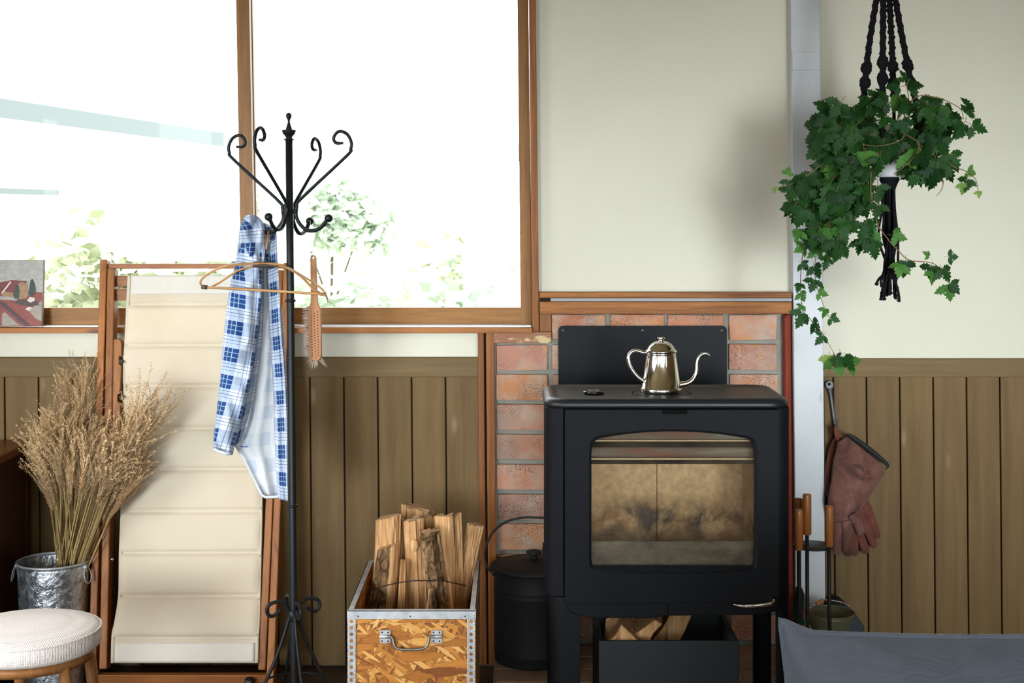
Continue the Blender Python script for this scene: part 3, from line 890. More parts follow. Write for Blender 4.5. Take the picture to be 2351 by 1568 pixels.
# notched arms folded along the frame
def arm(x, s):
    k = 1 if s > 0 else -1
    o = [(0, 990), (0, 786), (3, 779), (12, 778), (19, 783), (21, 790), (21, 818), (15, 818), (15, 836), (20, 838), (20, 850), (17, 905), (12, 906), (12, 922), (18, 925), (19, 990)]
    mb = MB()
    pts = [CP(x + k * a, b, -.02) for a, b in o]
    n = len(pts)
    mb.add(pts + [p + Vector((0, .03, 0)) for p in pts], [tuple(range(n)), tuple(range(2 * n - 1, n - 1, -1))] + [(i, (i + 1) % n, n + (i + 1) % n, n + i) for i in range(n)])
    a_ = mb.build('notched_arm', M['teak'], chair, bevel=.002)
    for yy in (830, 912):
        mb = MB(); tube(mb, [CP(x + k * 19, yy, -.026), CP(x + k * 19, yy, .012)], .0055, 10); mb.build('bolt', M['dark_metal'], a_)
    return a_
arm(258, 1); arm(640, -1)
mb = MB(); ball(mb, CP(257, 1284, -.027), .0042, seg=10, rows=6); mb.build('screw', M['chrome'], chair)
mb = MB(); kc = CP(573, 1566, -.03)
lathe(mb, [(.0, -.012), (.011, -.012), (.0135, -.006), (.0135, .006), (.011, .012), (.0, .012)], (0, 0), 20)
for p in mb.v: p.xyz = (kc.x + p.z, kc.y + p.x, kc.z + p.y)
mb.build('wheel', M['dark_metal'], chair)
# sling
def mat_canvas():
    k = NT('cream_canvas')
    w1 = k.new('ShaderNodeTexWave', {'Scale': 150, 'Distortion': 2.5, 'Detail': 2}, bands_direction='X'); k.put(w1.inputs[0], k.obj())
    w2 = k.new('ShaderNodeTexWave', {'Scale': 150, 'Distortion': 2.5, 'Detail': 2}, bands_direction='Z'); k.put(w2.inputs[0], k.obj())
    h = k.math('ADD', w1.outputs[1], w2.outputs[1])
    st = k.noise(k.obj((3, 3, 3)), 1.3, 3)
    col = k.mix(k.ramp(st, [(.45, (0, 0, 0, 1)), (.75, (1, 1, 1, 1))]), (.74, .655, .515, 1), (.66, .565, .425, 1))
    col = k.mix(k.math('MULTIPLY', h, .12), col, (.58, .5, .38, 1))
    k.set(color=col, rough=.85, spec=.15)
    k.bump(h, .12, .0006)
    tr = k.n.new('ShaderNodeBsdfTranslucent'); k.put(tr.inputs[0], (.80, .66, .45, 1))
    mx = k.n.new('ShaderNodeMixShader'); mx.inputs[0].default_value = .32
    k.t.links.new(k.b.outputs[0], mx.inputs[1]); k.t.links.new(tr.outputs[0], mx.inputs[2])
    k.t.links.new(mx.outputs[0], k.n['Material Output'].inputs[0])
    return k.m
M['canvas'] = mat_canvas()
seams = [700, 793, 887, 983, 1078, 1173, 1269, 1368, 1464]
Ls = [(293, 632), (290, 690), (287, 760), (281.5, 850), (283, 900), (286, 975), (278, 1080), (276.5, 1175), (273, 1270), (271.5, 1365), (263, 1425), (256, 1460), (254.5, 1522)]
Rs = [(633, 631), (631, 690), (628, 760), (624, 850), (620, 900), (616, 975), (604, 1080), (603, 1175), (601, 1270), (599, 1365), (597, 1425), (594.5, 1470), (593, 1522)]
def sd(u, t):
    py = 632 + (1522 - 632) * t
    sag = -.030 + .035 * math.sin(PI * min(1, t * 1.02)) ** 1.0
    d = cd(py, sag)
    g = 0
    for s in seams:
        g = max(g, math.exp(-((py - s) / 4.5) ** 2))
    e = min(u, 1 - u)
    edge = 1 if e > .05 else e / .05
    pil = 0
    for a, b in zip(seams, seams[1:]):
        if a <= py <= b: pil = math.sin(PI * (py - a) / (b - a)) ** .5
    d += .008 * g - .009 * pil * edge
    d += .0035 * g * noise.noise(Vector((u * 26, py * .05, 1))) + .0022 * noise.noise(Vector((u * 3, t * 14, 4)))
    return d
mb = MB()
sheet(mb, Ls, Rs, 200, 44, sd)
sling = mb.build('sling', M['canvas'], chair, solid=.0016, fix=False)
M['canvas_double'] = plain('doubled_canvas', (.56, .515, .45, 1), .9, 0, .15, bump=.2, bscale=300, var=.06)
def band(y0, y1):
    ta, tb = (y0 - 632) / 890, (y1 - 632) / 890
    Ln, Rn = smooth2(Ls), smooth2(Rs)
    lf = [poly_at(Ln, ta + (tb - ta) * i / 5) for i in range(6)]; rf = [poly_at(Rn, ta + (tb - ta) * i / 5) for i in range(6)]
    lf = [(a + 9, b) for a, b in lf]; rf = [(a - 9, b) for a, b in rf]
    mb = MB(); sheet(mb, lf, rf, 10, 40, lambda u, t: sd(u, ta + (tb - ta) * t) - .0028)
    mb.build('end_hem', M['canvas_double'], sling, solid=.001, fix=False)
band(633, 676); band(1476, 1520)
def hem(line, u0, w):
    mb = MB(); ln = smooth2(line); pts = []
    for i in range(90):
        t = i / 89; a = poly_at(ln, t); pts.append(P(a[0] + w * 4, a[1], sd(.0 if w > 0 else 1, t) - .001))
    tube(mb, pts, .0048, 8, flat=.45, side=Vector((1, 0, 0)))
    mb.build('hem', M['canvas'], sling)
hem(Ls, 0, 1); hem(Rs, 1, -1)

# ------------------------------------------------------------------ coat rack
RD = 3.6
def rcx(py): return 663.5 + (py - 320) * .0096
rk = thing('coat_rack', 'black wrought iron coat rack with scroll hooks in front of the deck chair', 'coat rack', P(rcx(1728), 1728, RD))
U = RD / F
def rpt(r, py, dx, dy):
    """radius r px from the axis at height py, in plan direction (dx, dy)"""
    c = P(rcx(py), py, RD)
    return c + Vector((dx, dy, 0)) * (r * U)
def axis_lathe(name, prof, **kw):
    mb = MB()
    pr = [(max(r, .001) * U, P(0, py, RD).z) for r, py in prof]
    def ctr(z):
        py = HY + (CAM_Z - z) / U
        return (P(rcx(py), py, RD).x, RD)
    lathe(mb, pr, ctr, 28, **kw)
    return mb.build(name, M['black_iron'], rk)
axis_lathe('pole', [(0, 319), (8.6, 320), (8.6, 688), (8.6, 689), (8.6, 1160), (8.8, 1161), (9.0, 1690), (9, 1692), (0, 1692)])
axis_lathe('finial', [(0, 258.5), (3.5, 259.5), (6, 262), (7, 266), (6, 270), (3.4, 274), (2.8, 280), (4, 286), (6.5, 293), (7.5, 296), (7, 297.5), (14, 298), (16.4, 299), (16, 302), (13.5, 308), (9.5, 312), (7.5, 315), (7.5, 318), (12.8, 319.5), (13, 321), (8, 322)])
for y in (690, 1161): axis_lathe('collar', [(8, y - 3.5), (11, y - 3), (12.2, y), (11, y + 3), (8, y + 3.5)])
hook_rz = [(141, 327), (123, 326), (117, 315.5), (125, 303.5), (136.5, 300.2), (153, 308), (162.5, 326), (160.5, 341), (150, 356), (30, 452), (18.5, 470), (16.5, 491), (25, 509), (43, 523.5), (63, 525.2), (81.5, 518), (93, 506), (99, 500)]
cph, sph = math.cos(.335), math.sin(.335)
dirs = {'A3': (cph, -sph), 'A2': (-sph, -cph), 'A1': (-cph, sph), 'A4': (sph, cph)}
for k in ('A3', 'A2', 'A1', 'A4'):
    dx, dy = dirs[k]
    mb = MB()
    yo = {'A1': 8, 'A2': 1, 'A3': 4, 'A4': 11}[k]
    pts = crom([rpt(r * (.97 if r > 30 else 1), y + yo, dx, dy) for r, y in hook_rz], 7)
    n = len(pts)
    tube(mb, pts, [(.0045 if i < n * .55 else .0045 + .0007 * min(1, (i - n * .55) / (n * .2))) * (1 if i > 3 else .8) for i in range(n)], 8)
    h = mb.build('scroll_hook', M['black_iron'], rk)
    mb = MB(); ball(mb, rpt(99, 497 + yo, dx, dy), .0104, seg=18, rows=12); mb.build('knob', M['black_iron'], h)
    mb = MB(); tube(mb, [rpt(6, 481 + yo, dx, dy), rpt(19, 481 + yo, dx, dy)], .006, 8); mb.build('weld', M['black_iron'], h)
leg_rz = [(30, 1396), (48, 1409), (60, 1403), (61, 1388), (47, 1378.5), (26, 1379), (14, 1394), (10.5, 1412), (14, 1428), (25, 1462), (46, 1514), (72, 1568), (101, 1625), (130, 1690), (143, 1718), (150, 1724)]
cl, sl = math.cos(.42), math.sin(.42)
for dx, dy in ((-cl, -sl), (-sl, cl), (cl, sl), (sl, -cl)):
    mb = MB()
    tube(mb, crom([rpt(r, y, dx, dy) for r, y in leg_rz], 7), .0047, 8)
    mb.build('leg', M['black_iron'], rk)
axis_lathe('hub', [(8.8, 1400), (12, 1402), (12, 1424), (8.8, 1426)])
mb = MB(); tube(mb, [rpt(68, 1566, math.cos(a), math.sin(a)) for a in [2 * PI * i / 40 for i in range(40)]], .0028, 6, True)
mb.build('brace_ring', M['black_iron'], rk)

# ------------------------------------------------------------------ plaid shirt
def mat_plaid(name, inner=False):
    k = NT(name)
    tc = k.n.new('ShaderNodeTexCoord')
    sp = k.n.new('ShaderNodeSeparateXYZ'); k.t.links.new(tc.outputs['UV'], sp.inputs[0])
    def band(v, per, spans, soft=.012):
        f = k.math('FRACT', k.math('DIVIDE', v, per))
        tot = None
        for a, b in spans:
            s = k.math('MULTIPLY', k.math('GREATER_THAN', f, a), k.math('LESS_THAN', f, b))
            tot = s if tot is None else k.math('MAXIMUM', tot, s)
        return tot
    u, v = sp.outputs[0], sp.outputs[1]
    pu, pv = .050, .070
    bu = band(u, pu, [(.04, .56)]); bv = band(v, pv, [(.04, .54)])
    both = k.math('MULTIPLY', bu, bv)
    one = k.math('MULTIPLY', k.math('ADD', bu, bv), .5)
    white = (.60, .65, .72, 1); mid = (.18, .255, .44, 1); deep = (.015, .05, .20, 1)
    if inner: white, mid, deep = (.62, .63, .64, 1), (.56, .58, .61, 1), (.48, .52, .58, 1)
    c = k.mix(one, white, mid)
    c = k.mix(both, c, deep)
    gl = k.math('MAXIMUM', k.math('MULTIPLY', band(u, pu, [(.20, .228), (.37, .398)]), 1.0), band(v, pv, [(.19, .214), (.36, .384)]))
    if not inner:
        c = k.mix(k.math('MULTIPLY', gl, .65), c, (.42, .62, .60, 1))
        dl = k.math('MAXIMUM', band(u, pu, [(.66, .685), (.80, .82)]), band(v, pv, [(.62, .64), (.74, .765), (.86, .876)]))
        c = k.mix(k.math('MULTIPLY', dl, .8), c, (.05, .08, .20, 1))
    k.set(color=c, rough=.85, spec=.15, sheen=.15)
    k.bump(k.noise(k.obj((1, 1, .5)), 22, 4, .5, .6), .5, .012)
    tr = k.n.new('ShaderNodeBsdfTranslucent'); k.put(tr.inputs[0], c)
    mx = k.n.new('ShaderNodeMixShader'); mx.inputs[0].default_value = .2
    k.t.links.new(k.b.outputs[0], mx.inputs[1]); k.t.links.new(tr.outputs[0], mx.inputs[2])
    k.t.links.new(mx.outputs[0], k.n['Material Output'].inputs[0])
    return k.m
M['plaid'] = mat_plaid('blue_plaid'); M['plaid_in'] = mat_plaid('plaid_inside', True)
shirt = thing('plaid_shirt', 'blue and white plaid shirt hanging open from a hook of the coat rack', 'shirt', P(600, 525, 3.66))
def fold(f, amp, seed):
    return lambda u, t: amp * math.sin(u * f * PI + seed + 1.5 * noise.noise(Vector((u * 2, t * 3, seed)))) + amp * .8 * noise.noise(Vector((u * 5, t * 4, seed + 3)))
# back panel, seen from inside
f1 = fold(3, .010, .4)
mb = MB(); sheet(mb, [(590, 560), (592, 640), (585, 760), (575, 860), (556, 960), (541, 1022), (560, 1052), (583, 1098), (603, 1136)], [(628, 560), (634, 640), (640, 760), (645, 860), (648, 960), (649, 1030), (650, 1070), (650, 1110), (648, 1137)], 60, 18, lambda u, t: 3.705 + f1(u, t) + .02 * (2 * u - 1) ** 2 * -1)
mb.build('back_panel', M['plaid_in'], shirt, solid=.0015, fix=False)
# hem turned over on the back panel
mb = MB(); sheet(mb, [(547, 1018), (570, 1019)], [(547, 1026), (570, 1027)], 6, 2, lambda u, t: 3.70)
tubept = [P(a, b, 3.70) for a, b in [(541, 1022), (560, 1052), (583, 1098), (603, 1137), (625, 1141), (648, 1138)]]
tube(mb, crom(tubept, 6), .004, 6, flat=.4); mb.build('hem', M['plaid'], shirt, fix=False)
# far front panel with its plaid edge
f2 = fold(2, .006, 2.2)
mb = MB(); sheet(mb, [(612, 545), (612, 600), (616, 690), (622, 800), (628, 900), (631, 1000), (634, 1080), (640, 1146)], [(634, 532), (637, 600), (642, 684), (645, 760), (653, 860), (658, 960), (660, 1060), (661, 1150)], 60, 12, lambda u, t: 3.655 + f2(u, t) + .02 * (1 - u), uvoff=(.013, .02), uscale=1.5)
mb.build('front_panel', M['plaid'], shirt, solid=.0018, fix=False)
# near front panel, turned in, dark plaid
f3 = fold(2, .006, 5.2)
mb = MB(); sheet(mb, [(580, 600), (575, 700), (568, 800), (556, 900), (546, 980), (537, 1024)], [(606, 590), (604, 700), (600, 800), (585, 900), (570, 970), (556, 1010)], 40, 8, lambda u, t: 3.672 + f3(u, t) + .02 * u, uvoff=(.03, .05))
mb.build('front_panel', M['plaid'], shirt, solid=.0018, fix=False)
# sleeve
mb = MB(); pxloft(mb, [(567, 512), (556, 545), (541, 600), (525, 672), (514, 760), (506, 850), (499, 930), (490, 1008), (490, 1030)], [(606, 520), (606, 560), (603, 620), (600, 690), (590, 780), (574, 880), (558, 950), (540, 1018), (535, 1041)], lambda t: 3.645 + .005 * t, lambda t: (.026 + .012 * math.sin(PI * t)) * min(1, .3 + 5 * t), 80, 36, .03, uvoff=(.01, .03), power=.8, seed=3)
slv = mb.build('sleeve', M['plaid'], shirt, fix=False)
mb = MB(); tube(mb, [P(a, b, d) for a, b, d in ((490, 1031, 3.64), (505, 1038, 3.622), (522, 1042, 3.622), (534, 1041, 3.645))], .0042, 6, flat=.5); mb.build('cuff', M['plaid'], slv)
# other sleeve, lower end behind the front panel
mb = MB(); pxloft(mb, [(634, 700), (640, 800), (645, 950), (644, 1060), (642, 1146)], [(646, 700), (655, 800), (661, 950), (662, 1060), (661, 1152)], 3.70, .022, 40, 18, .012, uvoff=(.04, .0), seed=9)
mb.build('sleeve', M['plaid'], shirt, fix=False)
# collar and yoke draped over the hook
mb = MB(); pxloft(mb, [(566, 494), (556, 506), (549, 530), (545, 560), (541, 610)], [(578, 492), (598, 502), (609, 524), (613, 552), (606, 615)], 3.645, lambda t: .024 + .024 * math.sin(PI * min(1, t + .15)), 40, 34, .055, uvoff=(.02, .07), seed=13)
mb.build('yoke', M['plaid'], shirt, fix=False)
mb = MB(); pxloft(mb, [(586, 505), (596, 520), (603, 545), (606, 580), (612, 612)], [(598, 508), (622, 518), (634, 530), (636, 570), (637, 615)], 3.675, .02, 30, 24, .04, uvoff=(.0, .045), seed=17)
mb.build('collar', M['plaid'], shirt, fix=False)

# ------------------------------------------------------------------ coat hanger
HD = 3.575
hang = thing('coat_hanger', 'bentwood coat hanger with leather-wrapped wire hook hanging from the coat rack', 'coat hanger', P(606, 605, HD))
M['bamboo'] = wood('bent_bamboo', (.26, .12, .04, 1), (.50, .28, .11, 1), 'x', 60, .35, .08, (.95, 1.05))
def bow(name, pts, r=.0046, flat=.6):
    mb = MB(); tube(mb, crom([P(a, b, d) for a, b, d in pts], 8), r, 8, flat=flat, side=Vector((0, 1, 0)))
    return mb.build(name, M['bamboo'], hang)
bow('bow', [(466, 659, HD), (460, 650, HD - .004), (466, 638, HD - .008), (490, 622, HD - .014), (530, 609, HD - .018), (584, 605.5, HD - .014), (607, 605.5, HD - .012), (630, 606, HD - .014), (655, 612, HD - .016), (690, 634, HD - .012), (722, 665, HD - .006), (744, 677, HD)])
bow('bow', [(486, 658, HD + .02), (505, 648, HD + .024), (545, 622, HD + .024), (584, 611, HD + .018), (607, 610, HD + .016), (630, 611, HD + .018), (665, 617, HD + .024), (705, 640, HD + .026), (735, 660, HD + .02), (746, 672, HD + .006)])
bow('bar', [(466, 659, HD), (520, 662, HD + .002), (600, 666.5, HD + .003), (660, 670, HD + .003), (720, 674, HD + .002), (748, 678, HD)], .0048, .7)
M['wrap'] = plain('dark_wrap', (.045, .03, .018, 1), .5, bump=.3, bscale=400)
mb = MB(); tube(mb, [P(583, 607.5, HD), P(631, 609.5, HD)], .0072, 12, flat=2.6, side=Vector((0, 0, 1))); mb.build('wrap', M['wrap'], hang, bevel=.001)
mb = MB(); tube(mb, [P(463, 658, HD), P(476, 660, HD)], .0056, 10); mb.build('end_wrap', M['wrap'], hang)
mb = MB()
hk = [(606, 612, HD), (605, 603, HD), (608, 597, HD), (611, 600, HD), (606, 604, HD), (609, 590, HD + .006), (611, 573, HD + .014), (614, 550, HD + .028), (617, 530, HD + .042), (619, 522, HD + .05), (621, 520, HD + .06), (622, 524, HD + .068)]
tube(mb, crom([P(*q) for q in hk], 6), .0013, 6); wire = mb.build('hook', M['dark_metal'], hang)
mb = MB(); tube(mb, [P(611.5, 573, HD + .014), P(616.8, 531, HD + .041)], .0030, 10)
mb.build('hook_sleeve', plain('tan_leather', (.30, .13, .045, 1), .6), wire)

# ------------------------------------------------------------------ clothes brush
BRD = 3.70
br = thing('clothes_brush', 'long-handled wooden clothes brush with shaggy bristles hanging from the coat rack', 'brush', P(718, 586, BRD))
M['beech'] = wood('brush_beech', (.28, .115, .05, 1), (.45, .21, .095, 1), 'z', 90, .5, .1, (.97, 1.03))
hw = [(586, 3), (587.5, 5), (591, 6.3), (596, 6.8), (640, 7.0), (680, 7.4), (694, 8), (702, 11), (708, 14), (716, 15), (760, 14.6), (812, 13.8), (820, 12.4), (826, 9), (829, 4.5)]
def bx(py): return 718.3 + (py - 590) * .026
outl = [(bx(y) - w, y) for y, w in hw] + [(bx(y) + w, y) for y, w in hw[::-1]]
hole = [(bx(592) + 3.1 * math.cos(a), 592 + 3.4 * math.sin(a)) for a in [2 * PI * k / 16 for k in range(16)]]
bmx = bmesh.new()
def loop_edges(pts):
    vv = [bmx.verts.new(P(a, b, BRD)) for a, b in pts]
    return [bmx.edges.new((vv[i], vv[(i + 1) % len(vv)])) for i in range(len(vv))]
es = loop_edges(outl) + loop_edges(hole)
res = bmesh.ops.triangle_fill(bmx, use_beauty=True, use_dissolve=False, edges=es)
geom = [f for f in bmx.faces]
ex = bmesh.ops.extrude_face_region(bmx, geom=geom)
for v in [g for g in ex['geom'] if isinstance(g, bmesh.types.BMVert)]: v.co.y += .016
bmesh.ops.recalc_face_normals(bmx, faces=bmx.faces)
bmx.verts.index_update()
mb = MB(); mb.add([v.co.copy() for v in bmx.verts], [[v.index for v in f.verts] for f in bmx.faces]); bmx.free()
bh = mb.build('handle', M['beech'], br, bevel=.0022)
mb = MB()
for r in range(17):
    for c in range(3):
        y = 716 + r * 6.3 + (3 if c == 1 else 0)
        p = P(bx(y) + (c - 1) * 7.2, y, BRD - .0004)
        vs = [p + Vector((.0015 * math.cos(a), 0, .0015 * math.sin(a))) for a in [2 * PI * k / 8 for k in range(8)]]
        mb.add(vs, [tuple(range(8))])
mb.build('bristle_holes', M['dark_gap'], bh, fix=False, kind='stuff')
mb = MB(); r2 = random.Random(3)
for i in range(3600):
    y = r2.uniform(704, 828); q = r2.uniform(-.8, .9)
    low = max(0, (y - 805) / 24)
    a = P(bx(y) + q * 12, y, BRD + .016)
    dirv = Vector((-1.0 + .9 * low + r2.uniform(-.25, .25), .55 + r2.uniform(-.3, .5), -.12 - low * 1.2 + r2.uniform(-.25, .2))).normalized()
    if q > .5: dirv.x += .7 + .4 * low; dirv.normalize()
    l = r2.uniform(.02, .034) + .0 * low
    b = a + dirv * l * 1.0; s = dirv.orthogonal().normalized(); s.rotate(Quaternion(dirv, r2.uniform(0, 6))); s *= .0008
    mb.add([a - s, a + s, b], [(0, 1, 2)], False, 1 if r2.random() < .3 else 0)
mb.build('bristles', [plain('horse_hair_pale', (.62, .5, .40, 1), .6), plain('horse_hair_dark', (.16, .09, .06, 1), .6)], br, fix=False, kind='stuff')
kb = rpt(99, 508, *dirs['A4'])
mb = MB(); tube(mb, [P(bx(589), 588.7, BRD + .008), P(716, 560, BRD + .004), kb + Vector((.003, -.0105, .0)), kb + Vector((0, 0, .0108)), kb + Vector((-.003, .0105, 0)), P(715, 562, BRD + .006), P(bx(589), 588.7, BRD + .011)], .0004, 5)
mb.build('loop', plain('thin_cord', (.75, .72, .68, 1), .5), br)
# ------------------------------------------------------------------ firewood box
BF, BB = 3.45, 3.955
wb = thing('firewood_box', 'open strand board box with zinc edges and wire handle holding firewood', 'box', P(945, 1400, 3.7) * 1.0)
wb.location.z = 0; ORG['firewood_box'] = Vector(wb.location)
bz = zpx(1401.5, BF); bx0, bx1 = xpx(798, BF), xpx(1091.5, BF)
def mat_osb(name, side=False):
    k = NT(name)
    cols = []
    for i, (rot, sc) in enumerate([(.35, (15, 82)), (1.9, (14, 95)), (-.7, (12, 72)), (1.1, (22, 120)), (2.6, (19, 110)), (.05, (12, 62))]):
        q = (rot, 0, 0) if side else (0, rot, 0)
        f3 = (lambda a, c: (0.001, a, c)) if side else (lambda a, c: (a, 0.001, c))
        v = k.obj(f3(*sc), q, (i * 3.1, i * 2.3, i * 1.7))
        wv = k.new('ShaderNodeVectorMath', operation='ADD'); k.put(wv.inputs[0], v)
        nz = k.new('ShaderNodeTexNoise', {'Scale': 1.6, 'Detail': 2}); k.put(nz.inputs['Vector'], v)
        sca = k.new('ShaderNodeVectorMath', operation='SCALE'); k.put(sca.inputs[0], nz.outputs['Color']); sca.inputs['Scale'].default_value = .55
        k.put(wv.inputs[1], sca.outputs[0])
        c = k.vor(wv.outputs[0], 1.0, 'Color'); sp = k.new('ShaderNodeSeparateColor'); k.put(sp.inputs[0], c)
        d = k.vor(wv.outputs[0], 1.0, 'Distance', 'DISTANCE_TO_EDGE')
        g = k.noise(k.obj(f3(sc[0] * 2, sc[1] * 7), q), 1.0, 4)
        f = k.math('ADD', k.math('MULTIPLY', sp.outputs[0], .75), k.math('MULTIPLY', g, .32))
        col = k.ramp(f, [(.2, (.20, .058, .007, 1)), (.42, (.43, .155, .018, 1)), (.62, (.58, .245, .038, 1)), (.88, (.72, .40, .12, 1))])
        col = k.mix(k.ramp(d, [(.0, (.8, .8, .8, 1)), (.06, (0, 0, 0, 1))]), col, (.15, .05, .012, 1))
        cols.append((col, sp.outputs[1]))
    out = cols[0][0]
    for i in range(1, 6):
        out = k.mix(k.math('GREATER_THAN', cols[i][1], .62), out, cols[i][0])
    k.set(color=out, rough=.5, spec=.35)
    return k.m
M['osb'] = mat_osb('strand_board')
M['osb_side'] = mat_osb('strand_board_side', True)
T = .012
mb = MB(); box(mb, bx0 + .002, bx1 - .002, BF + .001, BF + T, .004, bz - .003); mb.build('front_panel', M['osb'], wb)
mb = MB(); box(mb, bx0 + .002, bx1 - .002, BB - T, BB - .001, .004, bz - .003); mb.build('back_panel', M['osb'], wb)
for a, b in ((bx0 + .001, bx0 + T), (bx1 - T, bx1 - .001)):
    mb = MB(); box(mb, a, b, BF + T, BB - T, .004, bz - .003); mb.build('side_panel', M['osb_side'], wb)
mb = MB(); box(mb, bx0 + T, bx1 - T, BF + T, BB - T, .006, .018); mb.build('bottom_panel', M['osb'], wb)
# zinc rim: angles along the four top edges
rim = .0135; dr = .021
mb = MB()
box(mb, bx0, bx1, BF - .0012, BF + rim, bz - .0025, bz); box(mb, bx0, bx1, BF - .0012, BF, bz - dr, bz)
mb.build('edge_strip', M['galv_flat'], wb, bevel=.0006, segs=1)
mb = MB(); box(mb, bx0, bx1, BB - rim, BB + .001, bz - .0025, bz); box(mb, bx0, bx1, BB, BB + .001, bz - dr, bz)
mb.build('edge_strip', M['galv_flat'], wb)
for a, b, c in ((bx0 - .001, bx0 + rim, bx0), (bx1 - rim, bx1 + .001, bx1)):
    mb = MB(); box(mb, a, b, BF + rim, BB - rim, bz - .0025, bz); box(mb, c - .0011, c + .0011, BF, BB, bz - dr, bz)
    mb.build('edge_strip', M['galv_flat'], wb)
# punched corner straps
def strap(x0, x1, y, z0, z1, pitch=.0153, r=.0045):
    mb = MB(); n = int((z1 - z0) / pitch); pz = (z1 - z0) / n; w = x1 - x0; K = 16
    for i in range(n):
        zc = z0 + pz * (i + .5); xc = (x0 + x1) / 2
        inner, outer = [], []
        for k in range(K):
            a = 2 * PI * (k + .5) / K; c, s = math.cos(a), math.sin(a)
            m = max(abs(c) / (w / 2), abs(s) / (pz / 2))
            outer.append((xc + c / m, zc + s / m)); inner.append((xc + r * c, zc + r * s))
        vs = [(a, y, b) for a, b in outer] + [(a, y, b) for a, b in inner] + [(a, y + .0014, b) for a, b in inner]
        fs = []
        for k in range(K):
            l = (k + 1) % K
            fs.append((k, l, K + l, K + k)); fs.append((K + k, K + l, 2 * K + l, 2 * K + k))
        mb.add(vs, fs)
        # pressed studs between the holes
        for q in (-.36, .36):
            for h in (-.5, .0):
                c = Vector((xc + q * w, y - .0002, zc + h * pz)); e = .0021
                mb.add([c + Vector((-e, 0, 0)), c + Vector((0, 0, -e)), c + Vector((e, 0, 0)), c + Vector((0, 0, e)), c + Vector((0, -.0011, 0))], [(0, 1, 4), (1, 2, 4), (2, 3, 4), (3, 0, 4)])
    return mb
sw = xpx(817, BF) - xpx(798, BF)
strap(bx0, bx0 + sw, BF - .0018, .004, bz - .002).build('corner_strap', M['galv_flat'], wb, fix=False)
strap(bx1 - sw, bx1, BF - .0018, .004, bz - .002).build('corner_strap', M['galv_flat'], wb, fix=False)
for a in (872, 990):
    mb = MB()
    pxbox(mb, a, 1447, a + 25, 1477, BF - .003, BF)
    tube(mb, [P(a - .5, 1461.5, BF - .005), P(a + 25.5, 1461.5, BF - .005)], .005, 10)
    bk_ = mb.build('handle_bracket', M['galv_flat'], wb, bevel=.0008, segs=1)
    mb = MB()
    for q in ((5, 5), (19, 5), (5, 25), (19, 25)):
        ball(mb, P(a + q[0], 1447 + q[1], BF - .003), .0022, seg=8, rows=4)
    mb.build('rivets', M['dark_metal'], bk_, kind='stuff')
mb = MB(); tube(mb, crom([P(a, b, BF - .007 - o) for a, b, o in ((890, 1461, 0), (897, 1461.5, 0), (902, 1467, .002), (903.5, 1476, .004), (908, 1486, .006), (920, 1490.5, .007), (945, 1491.5, .007), (970, 1489.5, .007), (981, 1482, .006), (984, 1471, .004), (986, 1463, .001), (991, 1461, 0), (998, 1461, 0))], 6), .0035, 8)
mb.build('handle', plain('worn_wire', (.20, .19, .165, 1), .4, .7), wb)
for px in (822, 942, 1068):
    mb = MB(); ball(mb, P(px, 1415, BF - .0018), .002, seg=8, rows=5); mb.build('screw', M['dark_metal'], wb)

# ------------------------------------------------------------------ firewood
def mat_split():
    k = NT('split_firewood')
    v = k.shift(k.obj((70, 70, 5.5)))
    g = k.noise(v, 1.0, 6, .65, 1.2)
    col = k.ramp(g, [(.3, (.22, .09, .032, 1)), (.46, (.45, .245, .105, 1)), (.68, (.63, .41, .215, 1))])
    st = k.noise(k.shift(k.obj((9, 9, 2))), 1.0, 4)
    col = k.mix(k.math('MULTIPLY', k.ramp(st, [(.55, (0, 0, 0, 1)), (.75, (1, 1, 1, 1))]), .7), col, (.33, .125, .042, 1))
    k.set(color=k.vary(col, .85, 1.1), rough=.8, spec=.12)
    k.bump(k.noise(k.shift(k.obj((120, 120, 9))), 1.0, 5, .6), .8, .004)
    return k.m
def mat_bark():
    k = NT('rough_bark')
    v = k.shift(k.obj((42, 42, 20)))
    g = k.noise(v, 1.0, 6, .68, .8)
    cr = k.math('ADD', k.vor(v, .9, 'Distance', 'DISTANCE_TO_EDGE'), k.math('MULTIPLY', k.noise(v, 2.5, 4), .25))
    col = k.ramp(g, [(.35, (.05, .025, .012, 1)), (.5, (.20, .115, .055, 1)), (.68, (.40, .27, .14, 1))])
    k.set(color=k.mix(k.ramp(cr, [(.10, (.9, .9, .9, 1)), (.22, (0, 0, 0, 1))]), col, (.035, .018, .008, 1)), rough=.95, spec=.1)
    k.bump(k.math('ADD', g, k.math('MULTIPLY', cr, 1.2)), 1.0, .012)
    return k.m
M['split'] = mat_split(); M['bark'] = mat_bark(); M['endgrain'] = plain('cut_log_end', (.42, .25, .12, 1), .9, bump=.5, bscale=150, var=.3)
LB = 'split firewood'
